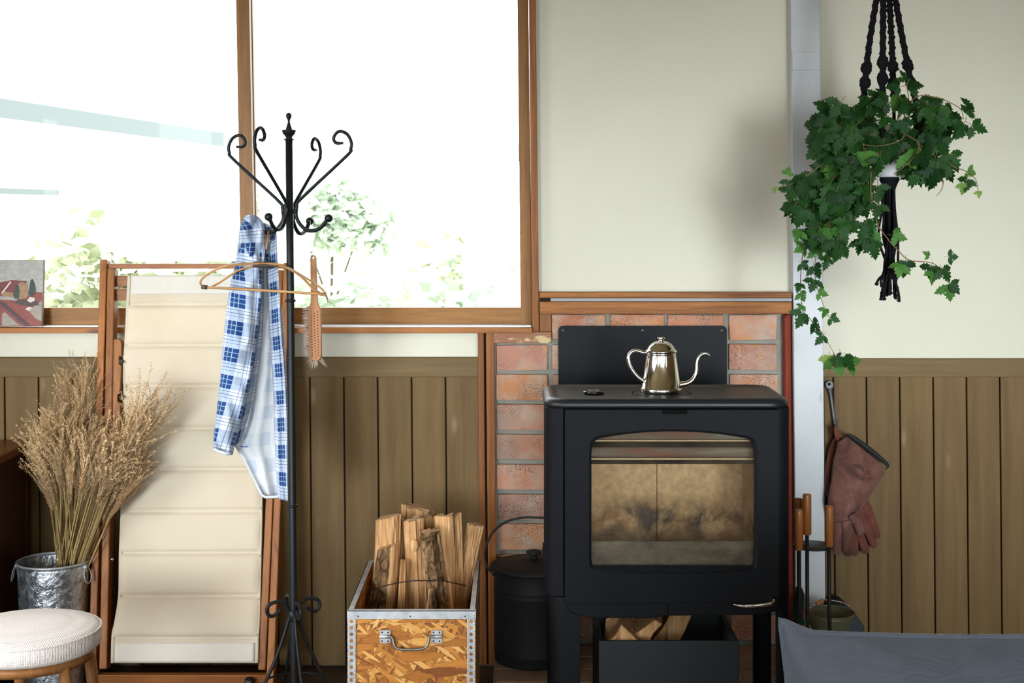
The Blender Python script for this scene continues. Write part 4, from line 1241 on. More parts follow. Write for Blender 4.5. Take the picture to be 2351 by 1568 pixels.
def log(bl, br, tl, tr, d, th, lab, ridge=.5, back=.5, bark=None, dt=None, seed=0, rows=12, mid=None, rough=.008):
    """bl..tr: pixel corners of the front outline; d depth at the bottom, dt at the top; bark: side that carries bark"""
    dt = d if dt is None else dt
    r2 = random.Random(seed); mb = MB(); rings = []
    # extend the outline down to the box bottom
    def ext(t, b, dd):
        zb = .03
        pyb = HY + (CAM_Z - zb) / dd * F
        k = (pyb - t[1]) / (b[1] - t[1]) if b[1] != t[1] else 1
        return (t[0] + (b[0] - t[0]) * k, pyb)
    bl2, br2 = ext(tl, bl, d), ext(tr, br, d)
    S4 = 4
    for i in range(rows + 1):
        t = i / rows
        L = (tl[0] + (bl2[0] - tl[0]) * t, tl[1] + (bl2[1] - tl[1]) * t)
        R = (tr[0] + (br2[0] - tr[0]) * t, tr[1] + (br2[1] - tr[1]) * t)
        dd = dt + (d - dt) * t
        wid = math.hypot(R[0] - L[0], R[1] - L[1]) / F * dd
        corners = []
        rr = ridge + .05 * math.sin(t * 5 + seed)
        for u, o in ((0, 0), (rr * .55, -.62 * th), (rr, -th), (rr + (1 - rr) * .5, -.62 * th), (1, 0), (1 - .25 * back, .55 * th + .3 * wid), (back, .8 * th + .5 * wid), (.25 * back, .55 * th + .3 * wid)):
            corners.append((u, o))
        ring = []
        n = len(corners)
        for j in range(n):
            a, b = corners[j], corners[(j + 1) % n]
            for s in range(3):
                q = s / 3
                u = a[0] + (b[0] - a[0]) * q; o = a[1] + (b[1] - a[1]) * q
                jx = noise.noise(Vector((j * 1.7 + s, t * 2.2, seed * 3.1))) * rough
                jy = noise.noise(Vector((j * 1.3 + s * .9, t * 2.6, seed * 5.7 + 9))) * rough
                p = P(L[0] + (R[0] - L[0]) * u, L[1] + (R[1] - L[1]) * u, dd) + Vector((jx, o + jy, jx * .8 if i == 0 else 0))
                ring.append(p)
        rings.append(ring)
    n = len(rings[0])
    vs = [p for r in rings for p in r]
    barkset = {'front': set(range(0, 12)), 'left': set(range(0, 6)), 'right': set(range(6, 12)), None: set()}[bark]
    b = len(mb.v); mb.v += vs
    for i in range(rows):
        for k in range(n):
            l = (k + 1) % n
            mb.f.append([b + i * n + k, b + i * n + l, b + (i + 1) * n + l, b + (i + 1) * n + k]); mb.sm.append(False); mb.mi.append(1 if k in barkset else 0)
    c0 = sum(rings[0], Vector()) / n; c1 = sum(rings[-1], Vector()) / n
    mb.v += [c0, c1]; e = len(mb.v)
    for k in range(n):
        l = (k + 1) % n
        mb.f.append([b + k, b + l, e - 2]); mb.sm.append(False); mb.mi.append(2)
        mb.f.append([b + rows * n + k, b + rows * n + l, e - 1]); mb.sm.append(False); mb.mi.append(2)
    org = c1.copy()
    o = mb.build('firewood_log', [M['split'], M['bark'], M['endgrain']], org=org)
    tag(o, lab, 'firewood', 'split firewood in the strand board box')
    return o
log((850, 1400), (912, 1400), (863, 1194), (919, 1182), 3.80, .012, 'wide flat split log at the left end of the bundle', .7, .5, seed=1)
log((850, 1400), (905, 1400), (868, 1262), (913, 1248), 3.735, .018, 'short log with bark strip in front of the wide flat log', .72, .5, 'left', seed=2, dt=3.77)
log((928, 1380), (975, 1380), (920, 1156), (985, 1176), 3.885, .012, 'tallest split log standing up behind the bundle', .25, .5, seed=3, dt=3.90)
log((902, 1400), (926, 1400), (916, 1186), (932, 1190), 3.84, .012, 'thin sliver of firewood beside the wide flat log', .4, .5, seed=4)
log((910, 1400), (936, 1400), (918, 1287), (934, 1286), 3.745, .010, 'short reddish stick of firewood low between two larger logs', .5, .5, seed=5)
log((934, 1400), (982, 1400), (929, 1196), (972, 1190), 3.755, .022, 'pale rounded log with a knot in the middle of the bundle', .45, .5, seed=6, dt=3.79)
log((972, 1400), (1003, 1400), (966, 1189), (1003, 1188), 3.865, .010, 'square-topped log between the knotted log and the straight one', .5, .5, seed=7)
log((988, 1400), (1004, 1400), (990, 1174), (1003, 1178), 3.93, .008, 'small log tip peeping out at the back of the bundle', .5, .5, seed=8)
log((990, 1400), (1036, 1400), (966, 1222), (1009, 1218), 3.715, .022, 'log with thick dark bark at the front of the bundle', .45, .5, 'front', seed=9, dt=3.735, rough=.011)
log((1010, 1400), (1048, 1400), (996, 1185), (1040, 1184), 3.815, .008, 'straight pale split log right of the barky log', .8, .5, seed=10)
log((1040, 1400), (1066, 1400), (1036, 1190), (1057, 1178), 3.845, .012, 'split log with a pointed corner near the right of the bundle', .5, .5, seed=11)
log((1054, 1350), (1082, 1350), (1073, 1201), (1111, 1209), 3.80, .014, 'loose split log leaning outward past the bundle', .45, .5, seed=12, dt=3.90)
log((981, 1400), (1002, 1400), (986, 1354), (996, 1352), 3.69, .008, 'short chunk of bark-covered wood low at the bundle front', .5, .5, 'front', seed=13)
mb = MB(); ball(mb, P(951, 1252, 3.757), .011, seg=12, rows=8, sq=(1.0, .45, 1.5)); kn = mb.build('knot', M['split'], bpy.data.objects['firewood_log.005'])
ty = thing('wire_tie', 'twisted dark wire tied around the bundle of firewood', 'wire', P(950, 1340, 3.70))
wp = [(847, 1360, 3.80), (850, 1355, 3.75), (872, 1348, 3.705), (900, 1341, 3.715), (930, 1336, 3.722), (955, 1333, 3.713), (985, 1333, 3.69), (1015, 1333, 3.685), (1040, 1338, 3.74), (1062, 1343, 3.795), (1068, 1345, 3.84), (1050, 1335, 3.91), (960, 1328, 3.945), (880, 1335, 3.90)]
mb = MB(); tube(mb, crom([P(*q) for q in wp], 6, True), .0014, 6, True); mb.build('wire', M['dark_metal'], ty)
mb = MB(); tube(mb, [P(950 + 4 * i, 1333 + 1.6 * math.sin(i * 1.8), 3.684 + .002 * math.cos(i * 1.8) + (.022 if i < 7 else 0)) for i in range(18)], .0014, 6); mb.build('twist', M['dark_metal'], ty)

# ------------------------------------------------------------------ ash bucket
AD = 4.14
ac = P(1226, 1293, AD)
ash = thing('ash_bucket', 'matt black lidded ash bucket with wire bail tucked behind the stove', 'bucket', (ac.x, AD, HZ))
M['matt_black'] = plain('matt_black_paint', (.016, .017, .019, 1), .6, 0, .35)
ra = .116; za = ac.z
pr = [(.001, HZ + .004), (ra * .97, HZ + .002), (ra * .985, HZ + .006), (ra * .985, HZ + .028), (ra * 1.005, HZ + .031), (ra, HZ + .036), (ra, za - .085), (ra * 1.012, za - .082), (ra * 1.012, za - .078), (ra, za - .075), (ra, za - .070), (ra * 1.012, za - .067), (ra * 1.012, za - .063), (ra, za - .06), (ra, za - .006)]
lathe(MB(), pr, (ac.x, AD), 56, cap1=True).build('body', M['matt_black'], ash)
lathe(MB(), [(ra, za - .012), (ra * 1.10, za - .012), (ra * 1.115, za - .008), (ra * 1.10, za - .003), (ra * .98, za), (ra * .96, za - .001), (ra * .93, za + .002), (ra * .9, za + .0005), (ra * .5, za + .011), (.001, za + .014)], (ac.x, AD), 56).build('lid', M['matt_black'], ash)
lathe(MB(), [(.001, za + .013), (.012, za + .013), (.010, za + .02), (.014, za + .026), (.022, za + .030), (.023, za + .034), (.020, za + .0365), (.001, za + .037)], (ac.x, AD), 28).build('knob', M['matt_black'], ash)
bl = [(1131, 1313), (1122, 1307), (1114, 1285), (1115, 1258), (1130, 1224), (1160, 1199), (1195, 1189), (1226, 1188), (1262, 1191), (1297, 1203), (1326, 1230), (1338, 1262), (1338, 1288), (1330, 1307), (1321, 1313)]
mb = MB(); tube(mb, crom([P(a, b, AD - .02 * math.sin(PI * i / 14)) for i, (a, b) in enumerate(bl)], 6), .0034, 8); mb.build('bail', M['matt_black'], ash)
for s in (-1, 1):
    mb = MB(); ball(mb, (ac.x + s * ra * 1.0, AD, za - .026), .012, sq=(.6, 1, 1)); mb.build('ear', M['matt_black'], ash)
# ------------------------------------------------------------------ wood stove
SF, SBK = 3.57, 3.90
sx0, sx1 = xpx(1250.5, SF), xpx(1818, SF)
ZT = .899
stv = thing('wood_stove', 'black cast iron wood stove with a glass door in front of the brick panel', 'stove', ((sx0 + sx1) / 2, (SF + SBK) / 2, HZ))
M['cast'] = plain('cast_iron', (.0060, .0068, .0082, 1), .58, 0, .10, bump=.12, bscale=420)
M['soot'] = plain('sooty_iron', (.004, .004, .004, 1), .8, 0, .05)
def rrect(x0, x1, y0, y1, r, n=8):
    o = []
    for cx, cy, a0 in ((x1 - r, y1 - r, 0), (x0 + r, y1 - r, PI / 2), (x0 + r, y0 + r, PI), (x1 - r, y0 + r, 1.5 * PI)):
        for i in range(n + 1):
            a = a0 + PI / 2 * i / n
            o.append((cx + r * math.cos(a), cy + r * math.sin(a)))
    return o
def rings(mb, levels, cap0=True, cap1=True):
    """levels: (outline, z) pairs with equal point counts"""
    n = len(levels[0][0]); b = len(mb.v)
    for o, z in levels: mb.v += [Vector((x, y, z)) for x, y in o]
    for i in range(len(levels) - 1):
        for k in range(n):
            l = (k + 1) % n
            mb.f.append([b + i * n + k, b + i * n + l, b + (i + 1) * n + l, b + (i + 1) * n + k]); mb.sm.append(True); mb.mi.append(0)
    if cap0: mb.f.append([b + k for k in range(n)]); mb.sm.append(False); mb.mi.append(0)
    if cap1: mb.f.append([b + (len(levels) - 1) * n + k for k in range(n)]); mb.sm.append(False); mb.mi.append(0)
    return mb
def rr(inset, r=.055): return rrect(sx0 + inset, sx1 - inset, SF + inset, SBK - inset, max(.01, r - inset * .8))
lip = .024
lv = [(rr(.02), ZT - lip), (rr(.002), ZT - lip), (rr(-.001), ZT - lip + .006), (rr(.0), ZT - .012), (rr(.004), ZT - .005), (rr(.012), ZT - .0005), (rr(.020), ZT), (rr(.026), ZT - .0012), (rr(.033), ZT - .0042), (rr(.04), ZT - .005)]
M['cast_top'] = plain('cast_iron_top', (.0085, .0095, .0112, 1), .42, 0, .4, bump=.12, bscale=420)
rings(MB(), lv).build('top_plate', M['cast_top'], stv)
kz = ZT - .005
kc = P(1518, 897, 3.735)
lathe(MB(), [(.0745, kz + .0002), (.0765, kz + .0009), (.078, kz + .0002)], (kc.x, kc.y), 64).build('hotplate_ring', M['soot'], stv)
lathe(MB(), [(.001, kz + .0008), (.072, kz + .0008), (.0742, kz + .0002)], (kc.x, kc.y), 64).build('hotplate', M['cast_top'], stv)
# body: corner pillars, sides, back
zb, zt2 = zpx(1370, SF), ZT - lip
def shell(z0, z1, in_=.004):
    o = rrect(sx0 + in_, sx1 - in_, SF + in_ * .5, SBK - in_, .05)
    return o
# pillars keep the rounded corner of the top plate
def pillar(x, sgn, z0, z1, w, name='corner_pillar', dep=.10):
    mb = MB(); pts = []
    n = 10; r = .036
    xo = x; xi = x + sgn * w
    for i in range(n + 1):
        a = PI / 2 * i / n
        pts.append((xo + sgn * (r - r * math.cos(a)), SF + .004 + r - r * math.sin(a)))
    pts += [(xi, SF + .004), (xi, SF + .03), (xo + sgn * .012, SF + dep), (xo, SF + dep)]
    m = len(pts)
    mb.add([(a, b, z0) for a, b in pts] + [(a, b, z1) for a, b in pts], [tuple(range(m)), tuple(range(2 * m - 1, m - 1, -1))] + [(i, (i + 1) % m, m + (i + 1) % m, m + i) for i in range(m)])
    return mb.build(name, M['cast'], stv, bevel=.001, segs=1)
xl = xpx(1252.5, SF + .004); xr = xpx(1817, SF + .004)
wl = xpx(1294, SF) - xl; wr = xr - xpx(1791, SF)
pillar(xl, 1, zb, zt2, wl); pillar(xr, -1, zb, zt2, wr)
pillar(xl + .012, 1, HZ, zb - .002, wl + .03, 'leg', .06)
pillar(xr, -1, HZ, zb - .002, wr + .006, 'leg', .06)
for s, xx in ((1, xl + .012), (-1, xr)):
    mb = MB(); box(mb, min(xx, xx + s * .045), max(xx, xx + s * .045), SBK - .06, SBK - .006, HZ, zb); mb.build('leg', M['cast'], stv, bevel=.012)
mb = MB(); box(mb, xl + .003, xl + .016, SF + .09, SBK - .004, zb + .02, zt2); mb.build('side_panel', M['cast'], stv, bevel=.002)
mb = MB(); box(mb, xr - .016, xr - .003, SF + .09, SBK - .004, zb + .02, zt2); mb.build('side_panel', M['cast'], stv, bevel=.002)
mb = MB(); box(mb, xl + .01, xr - .01, SBK - .016, SBK - .004, zb - .03, zt2); mb.build('back_panel', M['cast'], stv)
# side skirt that bulges at the bottom left
mb = MB(); sk = [P(a, b, SF + .05) for a, b in ((1251, 1291), (1249, 1312), (1254, 1345), (1262, 1369), (1290, 1371), (1290, 1291))]
pts = [(p.x, p.z) for p in sk]; prism(mb, pts, SF + .045, SBK - .05); mb.build('side_skirt', M['cast'], stv, bevel=.003)
# door with a window
dx0, dx1, dz0, dz1 = xpx(1296.5, SF), xpx(1789, SF), zpx(1385, SF), zpx(940, SF)
N = 72
cxw, czw = xpx(1545, SF), zpx(1150, SF)
def ray_rect(x0, x1, z0, z1, c, s):
    tx = ((x1 - cxw) if c > 0 else (x0 - cxw)) / c if abs(c) > 1e-9 else 1e9
    tz = ((z1 - czw) if s > 0 else (z0 - czw)) / s if abs(s) > 1e-9 else 1e9
    t = min(tx, tz); return (cxw + c * t, czw + s * t)
wx0, wx1, wz0, wz1 = xpx(1358, SF), xpx(1733, SF), zpx(1300, SF), zpx(1010, SF)
def ray_win(c, s, grow=0.0):
    # rounded rectangle with an arched top, found by marching
    t = 0; r = .022
    def inside(x, z):
        x0, x1, z0 = wx0 - grow, wx1 + grow, wz0 - grow
        u = (x - cxw) / ((x1 - x0) / 2)
        z1 = wz1 + grow + .021 * max(0.0, 1 - u * u)
        if not (x0 < x < x1 and z0 < z < z1): return False
        for cx_, sx_ in ((x0 + r, -1), (x1 - r, 1)):
            for cz_, sz_ in ((z0 + .006, -1), (z1 - r, 1)):
                q = r if sz_ > 0 else .006
                ccx = x0 + q if sx_ < 0 else x1 - q
                if (x - ccx) * sx_ > 0 and (z - cz_) * sz_ > 0 and math.hypot(x - ccx, z - cz_) > q: return False
        return True
    lo, hi = 0.0, .6
    for _ in range(40):
        m = (lo + hi) / 2
        if inside(cxw + c * m, czw + s * m): lo = m
        else: hi = m
    return (cxw + c * lo, czw + s * lo)
angs = [2 * PI * k / N for k in range(N)]
for a, b in ((dx0, dz0), (dx1, dz0), (dx1, dz1), (dx0, dz1), (wx0, wz0), (wx1, wz0), (wx0, wz1), (wx1, wz1)):
    angs.append(math.atan2(b - czw, a - cxw) % (2 * PI))
angs = sorted(set(round(a, 5) for a in angs)); N = len(angs)
OO = [ray_rect(dx0, dx1, dz0, dz1, math.cos(a), math.sin(a)) for a in angs]
II = [ray_win(math.cos(a), math.sin(a)) for a in angs]
I2 = [ray_win(math.cos(a), math.sin(a), .006) for a in angs]
mb = MB(); y0, y1 = SF - .004, SF + .016
L = [(OO, y1), (OO, y0), (I2, y0), (II, y0 + .005), (II, y1)]
for o, y in L: mb.v += [Vector((x, y, z)) for x, z in o]
for i in range(len(L)):
    j = (i + 1) % len(L)
    for k in range(N):
        l = (k + 1) % N
        mb.f.append([i * N + k, i * N + l, j * N + l, j * N + k]); mb.sm.append(False); mb.mi.append(0)
door = mb.build('door', M['cast'], stv, bevel=.0012, segs=1)
def mat_stoveglass():
    k = NT('stove_glass'); n = k.n; t = k.t; n.remove(k.b)
    tr = n.new('ShaderNodeBsdfTransparent'); tr.inputs[0].default_value = (.97, .95, .92, 1)
    gl = n.new('ShaderNodeBsdfGlossy'); gl.inputs['Roughness'].default_value = .04
    fr = n.new('ShaderNodeFresnel'); fr.inputs[0].default_value = 1.45
    mx = n.new('ShaderNodeMixShader'); t.links.new(fr.outputs[0], mx.inputs[0]); t.links.new(tr.outputs[0], mx.inputs[1]); t.links.new(gl.outputs[0], mx.inputs[2])
    df = n.new('ShaderNodeBsdfDiffuse'); df.inputs[0].default_value = (.33, .25, .17, 1)
    m2 = n.new('ShaderNodeMixShader')
    k.put(m2.inputs[0], k.math('MULTIPLY', k.ramp(k.noise(k.obj((3, 3, 5)), 2.2, 5), [(.35, (.0, .0, .0, 1)), (.8, (1, 1, 1, 1))]), .12))
    t.links.new(mx.outputs[0], m2.inputs[1]); t.links.new(df.outputs[0], m2.inputs[2])
    t.links.new(m2.outputs[0], n['Material Output'].inputs[0])
    return k.m
mb = MB(); box(mb, wx0 - .012, wx1 + .012, SF + .012, SF + .0155, wz0 - .012, wz1 + .03)
mb.build('glass', mat_stoveglass(), door)
mb = MB(); pxbox(mb, 1520, 940.5, 1578, 951, SF - .008, SF); mb.build('catch', M['soot'], door, bevel=.003)
mb = MB(); pxprism(mb, [(1527, 971), (1576, 962.5), (1576, 970)], SF - .0052, SF - .003); mb.build('emblem', M['cast'], door)
mb = MB(); tube(mb, crom([P(a, b, SF - .006 - .002 * math.sin(PI * i / 4)) for i, (a, b) in enumerate(((1374, 1306), (1450, 1312), (1545, 1313.5), (1640, 1312), (1724, 1306)))], 8), .0022, 6, flat=.6); mb.build('rib', M['cast'], door)
hp = [(1768, 1371, SF - .002), (1773, 1376, SF - .02), (1774, 1381, SF - .030), (1765, 1386, SF - .036), (1735, 1390, SF - .038), (1705, 1391, SF - .036), (1684, 1387.5, SF - .03)]
mb = MB(); hh = crom([P(*q) for q in hp], 6); tube(mb, hh, [.005 * (1 if i < len(hh) - 8 else .35 + .65 * (len(hh) - 1 - i) / 8) for i in range(len(hh))], 10)
mb.build('handle', M['chrome'], door)
# ash lip under the door
mb = MB()
a = [P(x, y, SF) for x, y in ((1296, 1384), (1789, 1384), (1784, 1403), (1736, 1412), (1530, 1414), (1500, 1419), (1355, 1419), (1310, 1408))]
prism(mb, [(p.x, p.z) for p in a], SF - .002, SF + .06); lp = mb.build('ash_lip', M['cast'], stv, bevel=.004)
mb = MB(); pxbox(mb, 1497, 1386, 1534, 1412, SF - .004, SF + .002); mb.build('damper_slide', M['cast'], stv, bevel=.002)
# firebox
M['vermic'] = None
def mat_verm():
    k = NT('firebrick_liner')
    v = k.obj()
    n = k.noise(v, 8, 6, .65, .5)
    base = k.ramp(k.noise(v, 60, 5), [(.3, (.52, .36, .19, 1)), (.7, (.74, .55, .32, 1))])
    tc = k.n.new('ShaderNodeTexCoord'); sp = k.n.new('ShaderNodeSeparateXYZ'); k.t.links.new(tc.outputs['Object'], sp.inputs[0])
    hz_ = sp.outputs[2]
    zc = (zpx(1195, 3.84) - HZ)
    band = k.math('SUBTRACT', 1.0, k.math('ABSOLUTE', k.math('DIVIDE', k.math('SUBTRACT', hz_, zc), .075)), clamp=True)
    s1 = k.math('MULTIPLY', k.math('MULTIPLY', k.ramp(n, [(.40, (0, 0, 0, 1)), (.62, (1, 1, 1, 1))]), band), 1.6, clamp=True)
    base = k.mix(k.math('MULTIPLY', k.math('MULTIPLY', k.ramp(k.noise(v, 24, 4), [(.45, (0, 0, 0, 1)), (.6, (1, 1, 1, 1))]), band), .8), base, (.40, .20, .075, 1))
    base = k.mix(s1, base, (.065, .055, .045, 1))
    k.set(color=base, rough=.95, spec=.1); k.bump(k.noise(v, 150, 4), .3, .002)
    return k.m
M['vermic'] = mat_verm()
FB = 3.84
for a, b in ((1335, 1507.5), (1509, 1716)):
    mb = MB(); pxbox(mb, a, 960, b, 1330, FB, FB + .03); mb.build('liner_panel', M['vermic'], stv, bevel=.001, segs=1)
ix0, ix1 = xpx(1330, SF), xpx(1745, SF)
for xx in (ix0 - .012, ix1):
    mb = MB(); box(mb, xx, xx + .012, SF + .03, FB, zpx(1340, SF), zpx(985, SF)); mb.build('liner_panel', M['vermic'], stv)
mb = MB(); box(mb, ix0 - .02, ix1 + .02, SF + .02, FB + .03, zpx(1345, SF), zpx(1322, SF)); mb.build('firebox_floor', plain('grey_ash', (.20, .18, .15, 1), .95, var=.4), stv)
M['sootbar'] = (lambda k: (k.set(color=k.ramp(k.noise(k.obj((4, 20, 30)), 1.2, 5), [(.35, (.16, .06, .035, 1)), (.55, (.13, .115, .09, 1)), (.75, (.26, .24, .19, 1))]), rough=.85), k.m)[-1])(NT('scaled_steel'))
M['rope'] = plain('pale_gasket', (.58, .47, .28, 1), .9)
def fbar(name, y0, y1, d0, d1, mat, bev=.003):
    mb = MB(); pxbox(mb, 1322, y0, 1768, y1, d0, d1); return mb.build(name, mat, stv, bevel=bev)
fbar('baffle', 985, 1008, SF + .055, FB, M['sootbar'], .001)
fbar('gasket_strip', 1010.5, 1013.5, SF + .045, SF + .06, M['rope'], 0)
fbar('baffle_bar', 1014, 1027, SF + .06, SF + .11, M['soot'])
fbar('air_tube', 1027.5, 1051, SF + .05, SF + .09, M['sootbar'], .008)
fbar('gasket_strip', 1052, 1055.5, SF + .05, SF + .06, M['rope'], 0)
fbar('air_wash_bar', 1056, 1066, SF + .07, SF + .12, M['soot'])
mb = MB()
for i in range(46):
    p = P(1362 + i * 8, 1061, SF + .0695)
    mb.add([p + Vector((.0016 * math.cos(a), 0, .0016 * math.sin(a))) for a in [2 * PI * k / 6 for k in range(6)]], [tuple(range(6))])
mb.build('air_holes', plain('air_hole', (.06, .055, .045, 1), .9), bpy.data.objects['air_wash_bar'], fix=False, kind='stuff')
M['grate'] = (lambda k: (k.set(color=k.ramp(k.noise(k.obj((5, 5, 9)), 3, 6, .65), [(.3, (.07, .06, .05, 1)), (.55, (.17, .15, .115, 1)), (.78, (.33, .29, .22, 1))]), rough=.9), k.m)[-1])(NT('ashy_grate'))
fbar('log_guard', 1243, 1325, SF + .03, SF + .045, M['grate'], .003)

# heat shield, kettle, thermometer
shd = thing('heat_shield', 'black sheet metal heat shield screwed to the bricks behind the kettle', 'heat shield', P(1475, 900, 4.265))
o = []
for cx_, cy_, a0 in ((1658, 759, -PI / 2), (1293, 759, PI)):
    for i in range(7):
        a = a0 + PI / 2 * i / 6
        o.append((cx_ + 11 * math.cos(a), cy_ + 11 * math.sin(a)))
o = o[:7] + [(1669, 990), (1282, 990)] + o[7:]
o = [(x, y) for x, y in o[:7]][::1] + [(1669.5, 990), (1282, 990)] + o[9:]
mb = MB(); pxprism(mb, o, 4.262, 4.2655); mb.build('plate', plain('shield_black', (.0065, .0075, .009, 1), .5, 0, .10), shd)
for px in (1292.5, 1475.5, 1657.5):
    mb = MB(); ball(mb, P(px, 758.5, 4.2615), .0042, seg=14, rows=8, sq=(1, .5, 1)); s_ = mb.build('screw', plain('brass_screw', (.45, .32, .22, 1), .3, .9), shd)
    mb = MB(); p = P(px, 758.5, 4.2592); box(mb, p.x - .0026, p.x + .0026, p.y - .0004, p.y + .0005, p.z - .0005, p.z + .0005); box(mb, p.x - .0005, p.x + .0005, p.y - .0004, p.y + .0005, p.z - .0026, p.z + .0026); mb.build('slot', M['soot'], s_)
    mb = MB(); tube(mb, [P(px, 758.5, 4.265), P(px, 758.5, 4.287)], .004, 8); mb.build('spacer', M['soot'], s_)

KD = kc.y; KZ = kz + .0008; KU = KD / F
ket = thing('kettle', 'polished steel gooseneck pour-over kettle standing on the stove top', 'kettle', (kc.x, KD, KZ))
M['polished'] = (lambda k: (k.set(color=(.80, .78, .74, 1), metal=1.0, rough=.13), k.m)[-1])(NT('polished_steel'))
M['brushed'] = (lambda k: (k.set(color=(.74, .74, .74, 1), metal=1.0, rough=.22), k.m)[-1])(NT('brushed_steel'))
def kp(r, y): return (max(.0005, r * KU), KZ + (899.5 - y) * KU)
kc2 = (kc.x, KD)
lathe(MB(), [kp(0, 899.5), kp(43.5, 899.5), kp(46.5, 897), kp(47.6, 893), kp(47.4, 889), kp(46, 886.3), kp(44.6, 885.5), kp(34.2, 813.5), kp(34.4, 811.5), kp(33, 811)], kc2, 64).build('body', M['polished'], ket)
lid = lathe(MB(), [kp(32, 811.5), kp(34.2, 811), kp(34.6, 808.5), kp(33.8, 807.5), kp(36.2, 806.5), kp(36.8, 804), kp(35.5, 801.6), kp(33, 800.6), kp(31.3, 798), kp(28.5, 793), kp(23, 787.2), kp(16, 783.2), kp(9, 781.2), kp(0, 780.9)], kc2, 64).build('lid', M['polished'], ket)
lathe(MB(), [kp(7, 781.8), kp(6.2, 779.5), kp(6.2, 777.5), kp(8.6, 776), kp(9, 774), kp(7.8, 772.6), kp(0, 772.2)], kc2, 32).build('knob', M['polished'], lid)
hp = [(1486, 809.8), (1476, 809.5), (1466, 806), (1455, 805.5), (1446.5, 812), (1442.5, 823), (1445, 837), (1453, 852), (1463, 864), (1471, 870.5), (1478, 874)]
mb = MB(); tube(mb, crom([P(a, b, KD) for a, b in hp], 6), 4.4 * KU, 12, flat=1.0); mb.build('handle', M['polished'], ket)
sp_ = [(1556, 884), (1566, 882.3), (1577, 880), (1588, 874), (1596, 863), (1599.5, 850), (1600, 836), (1603, 824), (1609, 815.5), (1617, 811.8), (1624, 813), (1629, 817.5)]
pp = crom([P(a, b, KD) for a, b in sp_], 6); n = len(pp)
mb = MB(); tube(mb, pp, [(7.2 - 3.6 * min(1, i / (n * .55)) - 1.3 * max(0, (i / n - .8) / .2)) * KU for i in range(n)], 14); mb.build('spout', M['polished'], ket)

th = thing('stove_thermometer', 'small round black dial thermometer lying on the stove top', 'thermometer', P(1363, 902, 3.715))
tc_ = P(1363, 902, 3.715); tz = kz
M['gloss_black'] = plain('gloss_black', (.006, .006, .007, 1), .12, 0, .6)
lathe(MB(), [(.001, tz), (.024, tz), (.0275, tz + .003), (.0282, tz + .006), (.0265, tz + .0085), (.023, tz + .009), (.021, tz + .0078), (.001, tz + .0078)], (tc_.x, tc_.y), 40).build('case', M['gloss_black'], th)
lathe(MB(), [(.010, tz + .0081), (.0135, tz + .0081)], (tc_.x, tc_.y), 40).build('dial_mark', M['galv_flat'], th, fix=False)

# log crate under the stove
cr = thing('kindling_crate', 'black open crate with a few split logs under the stove', 'crate', (xpx(1536, 3.6), 3.72, HZ))
M['crate'] = plain('black_crate_paint', (.010, .013, .016, 1), .55, 0, .35)
qx0, qx1, qz = xpx(1375, 3.6), xpx(1697, 3.6), zpx(1472, 3.6)
for args in ((qx0, qx1, 3.6, 3.612, HZ, qz), (qx0, qx1, 3.868, 3.88, HZ, qz), (qx0, qx0 + .012, 3.612, 3.868, HZ, qz), (qx1 - .012, qx1, 3.612, 3.868, HZ, qz)):
    mb = MB(); box(mb, *args); mb.build('side', M['crate'], cr, bevel=.0015)
mb = MB(); box(mb, qx0 + .012, qx1 - .012, 3.612, 3.868, HZ + .002, HZ + .012); mb.build('bottom', M['crate'], cr)
def kindling(pts, d0, d1, lab):
    mb = MB(); fr = [P(a, b, d0) for a, b in pts]; bk2 = [Vector((p.x + .02, d1, p.z + .01)) for p in fr]
    n = len(pts)
    mb.add(fr + bk2, [tuple(range(n)), tuple(range(2 * n - 1, n - 1, -1))] + [(i, (i + 1) % n, n + (i + 1) % n, n + i) for i in range(n)])
    o = mb.build('firewood_log', M['split'], org=sum(fr, Vector()) / n, bevel=.002, segs=1)
    tag(o, lab, 'firewood', 'split logs in the crate under the stove')
kindling([(1384, 1478), (1412, 1462), (1427, 1435), (1440, 1446), (1471, 1478), (1460, 1530), (1400, 1545)], 3.63, 3.82, 'ridged split log at the left in the crate under the stove')
kindling([(1448, 1462), (1476, 1444), (1505, 1423), (1521, 1433), (1500, 1455), (1488, 1482), (1486, 1560), (1474, 1560)], 3.66, 3.84, 'middle split log in the crate under the stove')
kindling([(1490, 1480), (1520, 1445), (1540, 1408), (1590, 1408), (1572, 1450), (1545, 1500), (1510, 1560)], 3.72, 3.85, 'shaded split log standing in the crate under the stove')
# ------------------------------------------------------------------ fire tools
TD = 3.80
tcn = P(1866, 1252, TD)
M['tool_iron'] = plain('tool_iron', (.018, .018, .019, 1), .5, .3, bump=.15, bscale=200)
M['handle_wood'] = wood('turned_handle', (.24, .075, .018, 1), (.42, .155, .045, 1), 'z', 55, .3, .05, (.75, 1.1))
fs = thing('fire_tool_stand', 'black iron fire tool stand with round plate beside the grey post', 'tool stand', (tcn.x, TD, HZ))
lathe(MB(), [(.001, tcn.z - .004), (.053, tcn.z - .004), (.0555, tcn.z - .001), (.053, tcn.z + .002), (.001, tcn.z + .002)], (tcn.x, TD), 40).build('plate', M['tool_iron'], fs)
lathe(MB(), [(.001, HZ), (.085, HZ), (.085, HZ + .008), (.03, HZ + .014), (.001, HZ + .014)], (tcn.x, TD), 40).build('base', M['tool_iron'], fs)
def turned(mb, x, y, z0, z1, r):
    lathe(mb, [(.001, z0), (r * .9, z0), (r, z0 + .003), (r * 1.02, (z0 + z1) / 2), (r, z1 - .004), (r * .9, z1 - .001), (r * .4, z1), (.001, z1)], (x, y), 24)
